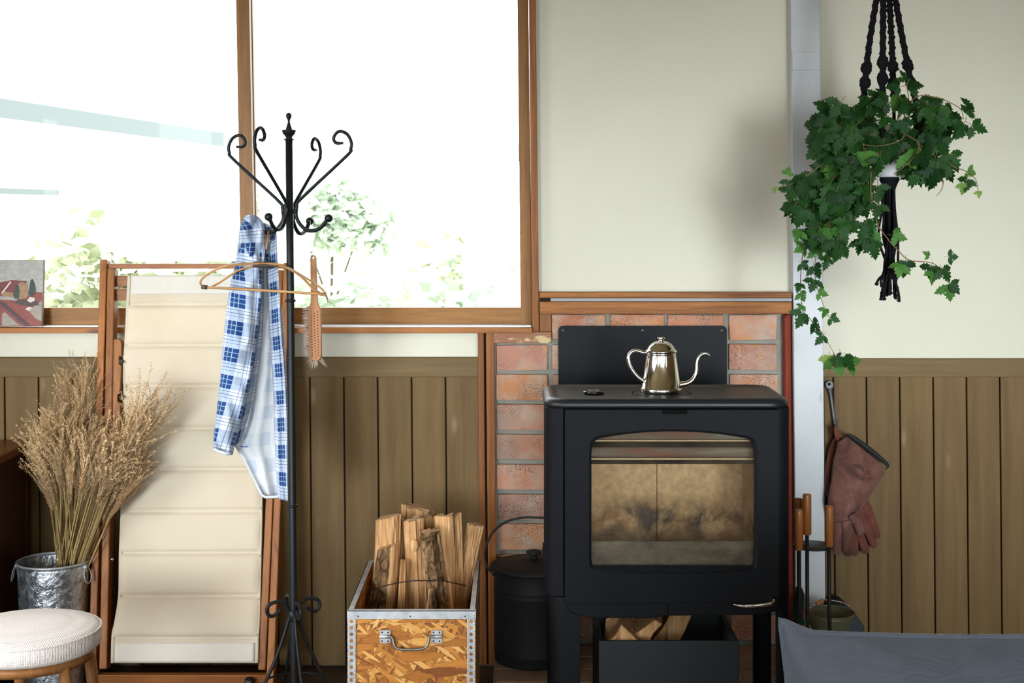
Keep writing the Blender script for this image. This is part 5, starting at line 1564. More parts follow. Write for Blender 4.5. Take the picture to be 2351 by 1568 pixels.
def upright(px0, px1, y0, y1, d, parent, zlow, lean=.0):
    a = P((px0 + px1) / 2, y0, d); b = P((px0 + px1) / 2, y1, d)
    mb = MB(); turned(mb, a.x, d, b.z, a.z, (px1 - px0) / 2 / F * d)
    mb.build('handle', M['handle_wood'], parent)
    mb = MB(); tube(mb, [(a.x, d, b.z + .01), (a.x + .001, d, (b.z + zlow) / 2), (a.x + .003, d, zlow)], .0052, 10)
    mb.build('shaft', M['tool_iron'], parent)
    return a.x
upright(1843, 1862.5, 1133.5, 1227, TD - .005, fs, HZ + .012)
p1 = thing('poker', 'fire poker with light brown handle, front of the fire tool stand', 'fire tool', P(1834, 1500, TD - .068), 'tools on the fire tool stand')
xx = upright(1825, 1844, 1169, 1263, TD - .068, p1, .16)
mb = MB(); tube(mb, crom([(xx + .003, TD - .068, .165), (xx + .004, TD - .068, .14), (xx + .014, TD - .068, .125), (xx + .022, TD - .068, .14)], 5), [.005] * 10 + [.004, .003, .0025, .002, .0015, .001], 8); mb.build('poker_hook', M['tool_iron'], p1)
p2 = thing('fire_shovel', 'fire shovel with shaded dark brown handle, rear of the fire tool stand', 'fire tool', P(1833, 1500, TD + .06), 'tools on the fire tool stand')
xx = upright(1824, 1842.5, 1143, 1236, TD + .062, p2, .22)
mb = MB(); box(mb, xx - .03, xx + .033, TD + .055, TD + .06, .10, .225); box(mb, xx - .03, xx - .026, TD + .048, TD + .06, .10, .225); box(mb, xx + .029, xx + .033, TD + .048, TD + .06, .10, .225); mb.build('blade', M['tool_iron'], p2, bevel=.002)
p3 = thing('fire_tongs', 'fire tool with orange-brown handle on the right of the fire tool stand', 'fire tool', P(1903, 1500, TD - .035), 'tools on the fire tool stand')
xx = upright(1893.5, 1913, 1160, 1255, TD - .045, p3, .15)
mb = MB(); tube(mb, [(xx + .002, TD - .045, .17), (xx - .012, TD - .045, .14), (xx - .002, TD - .045, .10)], .004, 8); tube(mb, [(xx + .002, TD - .045, .17), (xx + .016, TD - .045, .14), (xx + .006, TD - .045, .10)], .004, 8); mb.build('jaw', M['tool_iron'], p3)

# bottle behind the fire tools
bt = thing('fuel_bottle', 'dark green bottle with black cap and red label behind the fire tools', 'bottle', P(1834, 1500, 3.97) * 1.0)
bt.location.z = HZ; ORG[bt.name] = Vector(bt.location)
BX = P(1834, 1400, 3.97).x; ub = 3.97 / F
def bz_(y): return CAM_Z - (y - HY) * ub
lathe(MB(), [(.001, HZ), (12 * ub, HZ), (13 * ub, HZ + .004), (13 * ub, bz_(1376)), (11.5 * ub, bz_(1370)), (.001, bz_(1370))], (BX, 3.97), 28).build('body', plain('bottle_green', (.004, .042, .028, 1), .25, 0, .5), bt)
lathe(MB(), [(13.4 * ub, bz_(1378)), (13.4 * ub, bz_(1366)), (9 * ub, bz_(1353)), (3 * ub, bz_(1343)), (2.4 * ub, bz_(1330)), (2.2 * ub, bz_(1318)), (.001, bz_(1317))], (BX, 3.97), 28).build('cap', plain('bottle_cap', (.01, .011, .011, 1), .4), bt)
M['red_print'] = plain('red_print', (.42, .02, .02, 1), .35)
lathe(MB(), [(13.25 * ub, bz_(1432)), (13.25 * ub, bz_(1470))], (BX, 3.97), 28).build('label_band', M['red_print'], bt, fix=False)
mb = MB(); vs = []
fl = [(.55, 1420), (.42, 1408), (.38, 1398), (.52, 1404), (.6, 1388), (.72, 1400), (.8, 1394), (.78, 1410), (.68, 1420)]
mb.add([Vector((BX + 13.3 * ub * math.sin(a * 1.4), 3.97 - 13.3 * ub * math.cos(a * 1.4), bz_(y))) for a, y in fl], [tuple(range(len(fl)))])
mb.build('flame_mark', M['red_print'], bt, fix=False)

# little pail with wooden grip
PD = 4.02
pc = P(1905, 1404, PD); pu = PD / F
pail = thing('small_pail', 'small olive enamel pail with wooden grip behind the fire tools', 'pail', (pc.x, PD, 0))
pzt = pc.z
M['olive'] = plain('olive_enamel', (.10, .10, .055, 1), .4, bump=.05)
lathe(MB(), [(.001, HZ + .004), (.036, HZ + .002), (.037, HZ + .01), (.040, pzt - .10), (.0465, pzt - .062), (.066, pzt - .012), (.0695, pzt - .003), (.0665, pzt - .006), (.044, pzt - .060), (.035, HZ + .012), (.001, HZ + .01)], (pc.x, PD), 44).build('body', M['olive'], pail)
tube(MB(), [(pc.x + .069 * math.cos(a), PD + .069 * math.sin(a), pzt - .002) for a in [2 * PI * k / 48 for k in range(48)]], .0024, 8, True).build('rim', M['olive'], pail)
a_ = P(1873, 1387.5, PD + .03); b_ = P(1890, 1378.5, PD + .035)
mb = MB(); tube(mb, [a_, a_.lerp(b_, .1), a_.lerp(b_, .9), b_], [.0055, .0062, .0062, .0055], 12); mb.build('grip', plain('orange_grip', (.38, .12, .03, 1), .4), pail)
mb = MB(); tube(mb, crom([P(1853, 1404, PD + .02), P(1858, 1396, PD + .03), P(1866, 1393, PD + .03), a_, b_, P(1899, 1377, PD + .04), P(1930, 1382, PD + .045), P(1950, 1392, PD + .03)], 5), .0013, 6); mb.build('bail', M['galv_flat'], pail)
# black scuttle behind the pail
sct = thing('coal_scuttle', 'black slant-topped scuttle standing behind the olive pail', 'scuttle', P(1960, 1500, 4.2) * 1.0)
sct.location.z = 0; ORG[sct.name] = Vector(sct.location)
so = [P(a, b, 4.15) for a, b in ((1908, 1396), (1936, 1387), (1944, 1389), (1972, 1420), (1985, 1440), (1985, 1480))]
pts = [(p.x, p.z) for p in so] + [(so[-1].x, .0), (so[0].x, .0)]
mb = MB(); prism(mb, pts, 4.15, 4.245); mb.build('body', M['crate'], sct, bevel=.002)
mb = MB(); ball(mb, P(1939, 1388.5, 4.15), .006, seg=10, rows=6); mb.build('knob', M['crate'], sct)

# ------------------------------------------------------------------ iron hook and gloves
hk_ = thing('iron_hook', 'forged iron hook screwed to the boards, holding leather gloves', 'hook', P(1906, 887, 4.28))
M['forged'] = plain('forged_iron', (.085, .088, .095, 1), .5, .5, bump=.4, bscale=90)
mb = MB(); tube(mb, crom([P(a, b, 4.272) for a, b in ((1905, 893), (1908, 910), (1912, 940), (1916, 968), (1918, 980))], 5), [.0085 - .0035 * min(1, i / 4) for i in range(21)], 10, flat=.5, side=Vector((1, 0, 0))); mb.build('shaft', M['forged'], hk_)
mb = MB()
ro = [(1905 + 9.5 * math.cos(a), 884 + 10 * math.sin(a)) for a in [2 * PI * k / 20 for k in range(20)]]
pxprism(mb, ro, 4.264, 4.279); mb.build('eye_plate', M['forged'], hk_, bevel=.002)
mb = MB(); ball(mb, P(1904, 882, 4.262), .0042, seg=10, rows=6, sq=(1, .6, 1)); mb.build('screw', M['soot'], hk_)
mb = MB(); tube(mb, crom([P(1917, 974, 4.272), P(1918, 983, 4.262), P(1920, 984, 4.248), P(1921, 978, 4.240), P(1921, 966, 4.238)], 6), .0034, 8); mb.build('tip', M['forged'], hk_)

def mat_suede(name, a, b, c):
    k = NT(name)
    v = k.obj()
    n = k.noise(v, 12, 5, .6, .6)
    col = k.ramp(n, [(.32, a), (.52, b), (.72, c)])
    k.set(color=col, rough=.85, spec=.15, sheen=.12)
    k.bump(k.math('ADD', k.noise(v, 24, 4, .6, 1.0), k.math('MULTIPLY', k.noise(v, 300, 3), .25)), .45, .006)
    return k.m
M['suede'] = mat_suede('brown_suede', (.065, .027, .020, 1), (.145, .063, .048, 1), (.24, .118, .095, 1))
M['suede_red'] = mat_suede('red_suede', (.085, .026, .017, 1), (.135, .042, .029, 1), (.19, .065, .045, 1))
def gp(pts): return [(1780 + a / 3.335, 850 + b / 3.335) for a, b in pts]
GD = 4.205
# rear glove
gr = thing('leather_glove', 'reddish suede glove hanging behind the other one, mostly hidden, fingers showing', 'glove', P(1955, 1150, 4.245), 'pair of fireside gloves')
mb = MB(); pxloft(mb, gp([(445, 520), (410, 600), (380, 760), (380, 940), (430, 1020), (540, 1080), (600, 1150)]), gp([(478, 530), (470, 640), (450, 800), (520, 930), (640, 980), (700, 1000), (740, 1130)]), 4.252, lambda t: .012 + .008 * math.sin(PI * t), 40, 22, .006, seed=31)
mb.build('body', M['suede_red'], gr)
def finger(parent, pts, r0, r1, d, mat, name='finger', flat=.8):
    q = crom([P(a, b, d - .004 * math.sin(PI * i / (len(pts) - 1))) for i, (a, b) in enumerate(gp(pts))], 7); n = len(q)
    rs = []
    for i in range(n):
        t = i / (n - 1)
        r = r0 + (r1 - r0) * t
        if t > .82: r *= math.sqrt(max(.02, 1 - ((t - .82) / .18) ** 2))
        rs.append(r / 3.335 / F * d)
    mb = MB(); tube(mb, q, rs, 16, flat=flat, side=Vector((1, 0, 0)))
    return mb.build(name, mat, parent)
finger(gr, [(560, 1130), (625, 1225), (665, 1310), (700, 1405)], 36, 33, 4.243, M['suede_red'])
finger(gr, [(620, 1080), (680, 1180), (725, 1270), (765, 1362)], 36, 29, 4.246, M['suede_red'])
finger(gr, [(640, 985), (700, 1060), (745, 1180), (792, 1292)], 48, 28, 4.252, M['suede_red'], 'thumb')
# front glove
gf = thing('leather_glove', 'brown suede gauntlet glove in front, stamped on its wide cuff', 'glove', P(1955, 1100, 4.2), 'pair of fireside gloves')
mb = MB(); pxloft(mb, gp([(478, 552), (462, 620), (440, 700), (425, 850), (405, 960), (402, 1030), (418, 1110), (440, 1190), (446, 1235)]),
       gp([(545, 512), (690, 620), (830, 750), (800, 850), (745, 935), (705, 1000), (660, 1060), (610, 1160), (606, 1240)]), lambda t: 4.208, lambda t: .015 + .012 * math.sin(PI * min(1, t * 1.05)), 60, 32, .012, seed=41, power=.85)
gb = mb.build('body', M['suede'], gf)
finger(gf, [(470, 1160), (478, 1240), (476, 1330), (468, 1418)], 36, 31, 4.200, M['suede'])
finger(gf, [(540, 1150), (552, 1240), (550, 1330), (560, 1426)], 44, 42, 4.194, M['suede'])
finger(gf, [(590, 1170), (600, 1250), (608, 1340), (612, 1424)], 26, 27, 4.204, M['suede_red'], 'finger')
finger(gf, [(585, 1100), (620, 1160), (645, 1210), (655, 1262)], 40, 34, 4.190, M['suede'], 'thumb')
mb = MB(); pxloft(mb, gp([(540, 496), (600, 540), (720, 630), (850, 735), (836, 752)]), gp([(560, 482), (620, 510), (745, 600), (872, 718), (845, 765)]), 4.214, .016, 30, 14)
mb.build('cuff_binding', plain('black_binding', (.012, .012, .013, 1), .8), gf)
mb = MB(); pxloft(mb, gp([(450, 425), (447, 470), (462, 530), (480, 558)]), gp([(470, 430), (495, 470), (514, 520), (492, 556)]), 4.225, .005, 20, 12)
mb.build('hanging_loop', M['suede_red'], gf)
mb = MB(); tube(mb, crom([P(a, b, 4.199) for a, b in gp([(479, 556), (462, 640), (440, 760), (424, 880)])], 5), .0018, 6); mb.build('seam', plain('dark_seam', (.03, .012, .01, 1), .8), gf)
# stamp on the cuff
M['stamp'] = plain('stamped_leather', (.032, .013, .010, 1), .85)
tcv = bpy.data.curves.new('stamp_text', 'FONT'); tcv.body = 'FIRESIDE'; tcv.size = .0150; tcv.extrude = .0002; tcv.align_x = 'CENTER'; tcv.align_y = 'CENTER'; tcv.space_character = 1.05
to = bpy.data.objects.new('stamp_tmp', tcv); COL.objects.link(to)
dg = bpy.context.evaluated_depsgraph_get()
tme = bpy.data.meshes.new_from_object(to.evaluated_get(dg)); bpy.data.objects.remove(to)
# lay the stamp on the leather: a shallow print that follows the surface
dg.update()
ev = gb.evaluated_get(dg)
ctr = P(1960.5, 1087.5, 4.2); ang = math.radians(-31)
def on_leather(x, z):
    o = Vector((x, 3.9, z)) - ORG[gf.name]
    hit, loc, nor, idx = ev.ray_cast(o, Vector((0, 1, 0)), distance=1)
    return (loc.y + ORG[gf.name].y if hit else 4.185) - .0005
for v in tme.vertices:
    x, y = v.co.x, v.co.y + .10 * 0
    X = ctr.x + x * math.cos(ang) - y * math.sin(ang); Z = ctr.z + x * math.sin(ang) + y * math.cos(ang)
    v.co = Vector((X, on_leather(X, Z), Z)) - ORG[gf.name]
tme.materials.clear(); tme.materials.append(M['stamp'])
so_ = bpy.data.objects.new('stamped_lettering', tme); COL.objects.link(so_); so_.parent = gf
mb = MB()
c2 = P(1966.5, 1074.5, 4.2)
def arc(r, a0, a1, w, n=14):
    vs = []
    for i in range(n + 1):
        a = a0 + (a1 - a0) * i / n
        for q in (r - w, r + w):
            x, y = q * math.cos(a) * 1.25, q * math.sin(a)
            X = c2.x + x * math.cos(ang) - y * math.sin(ang); Z = c2.z + x * math.sin(ang) + y * math.cos(ang)
            vs.append(Vector((X, on_leather(X, Z), Z)))
    mb.add(vs, [(2 * i, 2 * i + 1, 2 * i + 3, 2 * i + 2) for i in range(n)])
for r, w in ((.0145, .0009), (.0110, .0010), (.0078, .0010), (.0042, .0012)): arc(r, .12, PI - .12, w)
for i in range(9):
    a = .2 + (PI - .4) * i / 8
    arc(.0105, a - .02, a + .02, .0055, 1)
mb.build('stamped_emblem', M['stamp'], gf, fix=False)

# ------------------------------------------------------------------ macrame hanger, pot and vine
VD = 3.70; vu = VD / F
pot_c = P(2045, 350, VD)
mac = thing('macrame_hanger', 'black knotted macrame plant hanger with long tassel', 'plant hanger', P(2040, 0, VD))
M['cord'] = plain('black_cotton_cord', (.008, .008, .010, 1), .95, 0, .1, bump=.8, bscale=260)
zc_top = P(0, -70, VD).z
apex = P(2036, -70, VD)
cord_px = [([(2026, -70), (2012, 0), (1996, 100), (1986, 190), (1984, 235), (1992, 330), (2018, 405)], -.020, .012), ([(2031, -70), (2028, 0), (2027, 100), (2026, 215), (2026, 300), (2030, 360), (2036, 408)], -.066, .011), ([(2038, -70), (2042, 0), (2048, 110), (2051, 200), (2053, 300), (2052, 360), (2050, 408)], .060, .012), ([(2046, -70), (2056, 0), (2074, 100), (2092, 190), (2102, 240), (2100, 330), (2068, 405)], .012, .012)]
for ci, (pts, dep, rad) in enumerate(cord_px):
    path = []
    m = len(pts)
    for i, (a, b) in enumerate(pts):
        k = min(1, i / 3) if i < 5 else (.55 if i == 5 else .15)
        path.append(P(a, b, VD + dep * k))
    path = crom(path, 40); n = len(path)
    rs = []
    for p in path:
        py = HY + (CAM_Z - p.z) / vu
        r = .0066 + .0016 * abs(math.sin(py * .26 + ci))
        for kc_, kw in ((158 - 10 * (ci in (2, 3)) - 10 * (ci == 1), 15), (192 - 6 * (ci in (1, 2)), 15)):
            r += .0068 * math.exp(-((py - kc_) / (kw * .75)) ** 4)
        if py > 240: r = .0045
        rs.append(r)
    mb = MB(); tube(mb, path, rs, 12)
    mb.build('cord', M['cord'], mac)
    # the winding cord around it
    w = []
    for i in range(0, n, 1):
        p = path[i]; py = HY + (CAM_Z - p.z) / vu
        if py > 235: break
        a = py * .26 * (1 if ci % 2 else -1) + ci
        w.append(p + Vector((math.cos(a), math.sin(a), 0)) * rs[i] * .95)
    mb = MB(); tube(mb, w, .0030, 7); mb.build('wrapping_cord', M['cord'], mac)
mb = MB(); tube(mb, [apex + Vector((0, 0, -.01)), apex + Vector((0, 0, .2)), Vector((apex.x, VD, ZC - .03))], .006, 8); mb.build('hanging_cord', M['cord'], mac)
mb = MB(); lathe(mb, [(.001, apex.z - .03), (.02, apex.z - .028), (.022, apex.z), (.016, apex.z + .02), (.001, apex.z + .024)], (apex.x, VD), 16); mb.build('top_knot', M['cord'], mac)
mb = MB(); c = Vector((apex.x, VD, ZC)); tube(mb, crom([c + Vector((0, 0, .0)), c + Vector((0, 0, -.012)), c + Vector((.012, 0, -.022)), c + Vector((0, 0, -.036)), c + Vector((-.012, 0, -.026))], 5), .003, 8); mb.build('ceiling_hook', M['forged'], mac)
kn = P(2042, 416, VD)
mb = MB(); lathe(mb, [(.001, kn.z + .018), (.022, kn.z + .016), (.026, kn.z + .004), (.020, kn.z - .008), (.016, kn.z - .02), (.001, kn.z - .024)], (kn.x, VD), 20); mb.build('base_knot', M['cord'], mac)
r2 = random.Random(21)
for i in range(22):
    a = 2 * PI * i / 22 * 2.4; rr_ = .010 + .008 * (i % 3) / 2
    x0 = 2042 + (rr_ / vu) * math.cos(a); dd = VD + rr_ * math.sin(a)
    x1 = 2043 + r2.uniform(-22, 24); L = r2.uniform(655, 697)
    wob = r2.uniform(-7, 7)
    pts = [P(x0, 418, dd), P(x0 + wob * .3, 480, dd), P(2042 + (x0 - 2042) * 1.2 + wob, 545, dd - .006), P((x1 + x0) / 2 + wob, 610, dd), P(x1, L - 15, dd), P(x1 + r2.uniform(-4, 4), L, dd - .003)]
    if i in (3, 9): pts[-2:] = [P(2018, 640, dd), P(2012, 655, dd - .005)]
    q = crom(pts, 7); n = len(q)
    mb = MB(); tube(mb, q, [.0033 if j < n - 4 else (.0052 if j < n - 1 else .003) for j in range(n)], 7)
    mb.build('tassel_strand', M['cord'], mac)
pot = thing('plant_pot', 'white plant pot inside the black macrame hanger', 'pot', P(2045, 408, VD))
pzb = P(0, 407, VD).z; pzt = P(0, 290, VD).z; px_ = pot_c.x
lathe(MB(), [(.001, pzb), (.034, pzb), (.036, pzb + .003), (.0385, pzb + .022), (.0392, pzb + .0225), (.052, pzt), (.054, pzt + .002), (.049, pzt), (.044, pzt - .02), (.001, pzt - .022)], (px_, VD), 40).build('body', plain('white_pot', (.62, .62, .60, 1), .5), pot)
lathe(MB(), [(.001, pzt - .018), (.045, pzt - .018)], (px_, VD), 24).build('soil', plain('potting_soil', (.03, .02, .012, 1), .95), pot, fix=False)

ivy = thing('grape_ivy', 'lush trailing grape ivy with lobed green leaves hanging in front of the grey post', 'plant', (px_, VD, pzt))
def mat_leaf(name, a, b, tr_):
    k = NT(name)
    r = k.rand()
    col = k.mix(r, a, b)
    tc = k.n.new('ShaderNodeTexCoord')
    col = k.mix(k.math('MULTIPLY', k.ramp(k.noise(k.obj((1, 1, 1)), 45, 3), [(.4, (0, 0, 0, 1)), (.65, (1, 1, 1, 1))]), .5), col, tuple(x * .55 for x in a[:3]) + (1,))
    k.set(color=col, rough=.42, spec=.2)
    k.bump(k.noise(k.obj(), 120, 3), .25, .002)
    tr = k.n.new('ShaderNodeBsdfTranslucent'); k.put(tr.inputs[0], tr_)
    mx = k.n.new('ShaderNodeMixShader'); mx.inputs[0].default_value = .22
    k.t.links.new(k.b.outputs[0], mx.inputs[1]); k.t.links.new(tr.outputs[0], mx.inputs[2])
    k.t.links.new(mx.outputs[0], k.n['Material Output'].inputs[0])
    return k.m
M['leaf'] = mat_leaf('ivy_leaf', (.006, .036, .007, 1), (.022, .085, .014, 1), (.05, .18, .02, 1))
M['leaf_mid'] = mat_leaf('ivy_leaf_fresh', (.04, .15, .02, 1), (.085, .22, .04, 1), (.15, .32, .05, 1))
M['leaf_young'] = mat_leaf('ivy_leaf_young', (.14, .27, .045, 1), (.24, .36, .08, 1), (.3, .45, .1, 1))
M['vine'] = plain('vine_stem', (.17, .09, .035, 1), .6)
HALF = [(0, 0), (.05, .06), (.12, .15), (.22, .21), (.35, .26), (.28, .35), (.23, .42), (.41, .52), (.37, .58), (.24, .60), (.31, .72), (.27, .76), (.14, .76), (.15, .86), (.07, .90), (0, 1.02)]
def leaflet(mb, org, ang, L, curl, fold_, asym=0.0, tw=0.0):
    ca, sa = math.cos(ang), math.sin(ang)
    def tr(x, y):
        z = -curl * y * y * L + fold_ * abs(x) * L - .15 * abs(x) * abs(x) * L + tw * x * y * L
        X, Y = x * L, y * L
        return org + Vector((X * ca - Y * sa, X * sa + Y * ca, z))
    n = len(HALF)
    mid = [tr(0, 1.02 * i / (n - 1)) for i in range(n)]
    rt = [tr(x * (.86 + asym), y) for x, y in HALF]; lf = [tr(-x * (.86 - asym), y) for x, y in HALF]
    vs = mid + rt[1:-1] + lf[1:-1]
    m = n - 2; fs = []
    R = lambda i: n + i - 1
    Lx = lambda i: n + m + i - 1
    for i in range(0, n - 1):
        if i == 0: fs.append((0, R(1), 1)); fs.append((0, 1, Lx(1)))
        elif i == n - 2: fs.append((i, R(i), n - 1)); fs.append((i, n - 1, Lx(i)))
        else: fs.append((i, R(i), R(i + 1), i + 1)); fs.append((i, i + 1, Lx(i + 1), Lx(i)))
    mb.add(vs, fs, True)
def leaf_mesh(i, mat):
    r3 = random.Random(i); mb = MB()
    pl_ = r3.uniform(.25, .45)
    tip = Vector((0, pl_ * .9, -.05))
    tube(mb, [(0, 0, 0), (0, pl_ * .5, .01), tip], .014, 4, cap=False, mi=1)
    leaflet(mb, tip, r3.uniform(-.12, .12), 1.0, r3.uniform(.1, .45), r3.uniform(.1, .35), 0, r3.uniform(-.3, .3))
    for s in (-1, 1):
        leaflet(mb, tip + Vector((s * -.05, .02, 0)), s * r3.uniform(.95, 1.3), r3.uniform(.66, .82), r3.uniform(.15, .5), r3.uniform(.1, .4), s * .22, r3.uniform(-.3, .3))
    me = bpy.data.meshes.new('leaf'); me.from_pydata([tuple(p) for p in mb.v], [], mb.f)
    me.materials.append(mat); me.materials.append(M['vine'])
    me.polygons.foreach_set('material_index', mb.mi); me.polygons.foreach_set('use_smooth', [True] * len(me.polygons))
    return me
LV = {k: [leaf_mesh(i + 50 * j, M[k]) for i in range(8)] for j, k in enumerate(('leaf', 'leaf_mid', 'leaf_young'))}
r2 = random.Random(11)
n_leaf = [0]
def place_leaf(px, py, d, size, kind='leaf', ang=None, face=None):
    """size: leaflet length in pixels; ang: direction of the tip in the picture plane (0 = down)"""
    if n_leaf[0] >= 298: return
    n_leaf[0] += 1
    p = P(px, py, d)
    a = r2.uniform(-.9, .9) if ang is None else ang + r2.uniform(-.3, .3)
    tipd = Vector((math.sin(a), r2.uniform(-.45, .25), -math.cos(a))).normalized()
    nrm = Vector((r2.uniform(-.75, .75), -1, r2.uniform(-.1, .95))) if face is None else Vector(face)
    nrm = (nrm - tipd * nrm.dot(tipd)).normalized()
    x = tipd.cross(nrm)
    q = Matrix((x, tipd, nrm)).transposed().to_quaternion()
    link_copy('leaf', r2.choice(LV[kind]), ivy, p - tipd * size / F * d * .35, q, size / F * d)
def vine(pts, r=.0016, leaves=0, size=30, kinds=('leaf',), t0=.15, taper=True, side=1):
    path = crom([P(*q) for q in pts], 8); n = len(path)
    mb = MB(); tube(mb, path, [r * (1 - .5 * i / n) for i in range(n)], 6); mb.build('vine', M['vine'], ivy)
    for i in range(leaves):
        t = t0 + (1 - t0) * (i + .5 * r2.random()) / max(1, leaves - .5)
        k = min(n - 2, int(t * (n - 1)))
        p = path[k]; px = CX + p.x / p.y * F; py = HY + (CAM_Z - p.z) / p.y * F
        dv = (path[k + 1] - path[k]).normalized()
        base = math.atan2(dv.x, -dv.z)
        place_leaf(px, py, p.y - .008, size * (1.15 - .5 * t) * r2.uniform(.8, 1.15), r2.choice(kinds), base * .5 + (.75 if i % 2 else -.75))
# trailing and reaching shoots first
fresh = ('leaf', 'leaf_mid', 'leaf_mid')
vine([(2040, 295, VD), (1960, 330, VD - .10), (1880, 430, VD - .05), (1850, 540, VD - .02), (1838, 640, VD), (1842, 712, VD)], .002, 9, 36, fresh, .3)
vine([(1842, 712, VD), (1862, 735, VD), (1885, 760, VD), (1900, 785, VD), (1920, 820, VD - .01)], .0011, 4, 38, ('leaf', 'leaf_mid'), .0)
place_leaf(1935, 815, VD - .01, 44, 'leaf', .5); place_leaf(1917, 822, VD, 46, 'leaf_mid', .0); place_leaf(1945, 822, VD + .01, 42, 'leaf_mid', .3); place_leaf(1905, 818, VD + .01, 36, 'leaf_young', -.2)
vine([(1900, 500, VD - .05), (1875, 580, VD - .04), (1872, 640, VD - .03), (1890, 700, VD - .02), (1905, 730, VD - .02)], .0013, 6, 34, fresh, .2)
vine([(2040, 300, VD - .05), (2000, 400, VD - .12), (2010, 500, VD - .10), (2030, 538, VD - .10), (2062, 575, VD - .10), (2088, 597, VD - .10), (2145, 606, VD - .09), (2170, 640, VD - .09)], .0019, 0)
for px, py, s, k, a in ((2135, 590, 20, 'leaf_mid', -2.6), (2138, 612, 38, 'leaf', -.4), (2140, 622, 34, 'leaf_mid', .0), (2165, 618, 40, 'leaf', .5), (2180, 650, 34, 'leaf', .9), (2178, 655, 44, 'leaf_mid', .3), (2176, 590, 26, 'leaf', 1.5), (2080, 600, 44, 'leaf', .2), (2068, 605, 36, 'leaf_mid', -.3), (2005, 560, 44, 'leaf', .4), (1985, 545, 34, 'leaf', -.1), (2000, 548, 30, 'leaf', 1.3), (2050, 540, 36, 'leaf_mid', 1.4), (2010, 530, 40, 'leaf_mid', -1.2)):
    place_leaf(px, py, VD - .10, s, k, a)
vine([(2050, 290, VD), (2100, 225, VD - .04), (2150, 224, VD - .05), (2190, 240, VD - .05), (2208, 254, VD - .05), (2212, 275, VD - .05)], .0017, 0)
for px, py, s, k, a in ((2222, 262, 40, 'leaf', 2.6), (2228, 250, 34, 'leaf', -2.9), (2215, 285, 48, 'leaf', -.1), (2228, 285, 42, 'leaf', 1.0), (2208, 290, 36, 'leaf', -.7)): place_leaf(px, py, VD - .05, s, k, a)
vine([(2060, 300, VD), (2150, 340, VD - .02), (2185, 380, VD - .02), (2215, 392, VD - .02), (2240, 412, VD - .02), (2246, 442, VD - .02)], .0015, 0)
for px, py, s, k, a in ((2222, 395, 28, 'leaf_mid', 1.0), (2225, 408, 34, 'leaf', -.7), (2215, 418, 30, 'leaf_young', -.2), (2247, 440, 18, 'leaf_young', .2)): place_leaf(px, py, VD - .02, s, k, a)
vine([(1990, 330, VD - .06), (1900, 370, VD - .08), (1850, 405, VD - .08), (1810, 425, VD - .08), (1778, 432, VD - .08)], .0014, 0)
place_leaf(1780, 432, VD - .08, 14, 'leaf_young', -.3); place_leaf(1812, 412, VD - .08, 30, 'leaf', .1); place_leaf(1808, 400, VD - .08, 22, 'leaf_mid', 2.8)
for pts in ([(2030, 320, VD - .09), (1960, 360, VD - .11), (1905, 420, VD - .1), (1860, 450, VD - .09), (1825, 470, VD - .08), (1832, 492, VD - .08)], [(2060, 300, VD - .10), (2110, 330, VD - .13), (2090, 370, VD - .14), (2050, 400, VD - .13)], [(2080, 285, VD - .1), (2070, 320, VD - .15), (2020, 335, VD - .16), (1980, 332, VD - .15)], [(2000, 300, VD), (1950, 250, VD - .02), (1905, 235, VD - .02), (1890, 262, VD - .02)], [(2070, 290, VD), (2085, 230, VD - .02), (2082, 195, VD - .03), (2090, 180, VD - .03)], [(2020, 320, VD - .08), (1960, 440, VD - .1), (1930, 520, VD - .08), (1915, 580, VD - .06)], [(2050, 310, VD - .08), (2140, 350, VD - .06), (2165, 420, VD - .04), (2150, 450, VD - .03)]):
    vine(pts, .0016, 0)
for px, py, s, k, a in ((2088, 195, 44, 'leaf', 1.75), (2080, 188, 34, 'leaf', -2.9), (2068, 198, 34, 'leaf', -1.5), (2130, 165, 1, 'leaf', 0)): 
    if s > 2: place_leaf(px, py, VD - .03, s, k, a)
# the mass of leaves
def blob(cx, cy, rx, ry, n, size, d0, d1, kinds, rot=0.0):
    for i in range(n):
        a = r2.uniform(0, 2 * PI); q = math.sqrt(r2.random())
        x, y = rx * q * math.cos(a), ry * q * math.sin(a)
        px = cx + x * math.cos(rot) - y * math.sin(rot); py = cy + x * math.sin(rot) + y * math.cos(rot)
        if 2022 < px < 2072 and 345 < py < 405 and r2.random() < .9: continue
        out = math.atan2(px - 2045, py - 250)
        place_leaf(px, py, r2.uniform(d0, d1), size * r2.uniform(.75, 1.2), r2.choice(kinds), out * .45 + r2.uniform(-.5, .5))
dk = ('leaf',) * 9 + ('leaf_mid',)
blob(2020, 272, 150, 58, 62, 46, VD - .14, VD + .10, dk)
blob(2120, 320, 68, 88, 44, 52, VD - .15, VD + .08, dk)
blob(1950, 340, 82, 78, 48, 46, VD - .16, VD + .06, dk)
blob(1895, 430, 92, 70, 40, 46, VD - .14, VD + .04, ('leaf',) * 6 + ('leaf_mid',), -.5)
blob(1930, 495, 82, 66, 34, 46, VD - .14, VD + .0, ('leaf',) * 5 + ('leaf_mid', 'leaf_young'), .3)
blob(1985, 440, 40, 60, 12, 46, VD - .14, VD - .04, dk)
blob(1880, 560, 55, 50, 16, 38, VD - .10, VD + .0, ('leaf', 'leaf', 'leaf_mid', 'leaf_young'))
blob(2090, 420, 55, 26, 8, 46, VD - .1, VD + .02, dk)

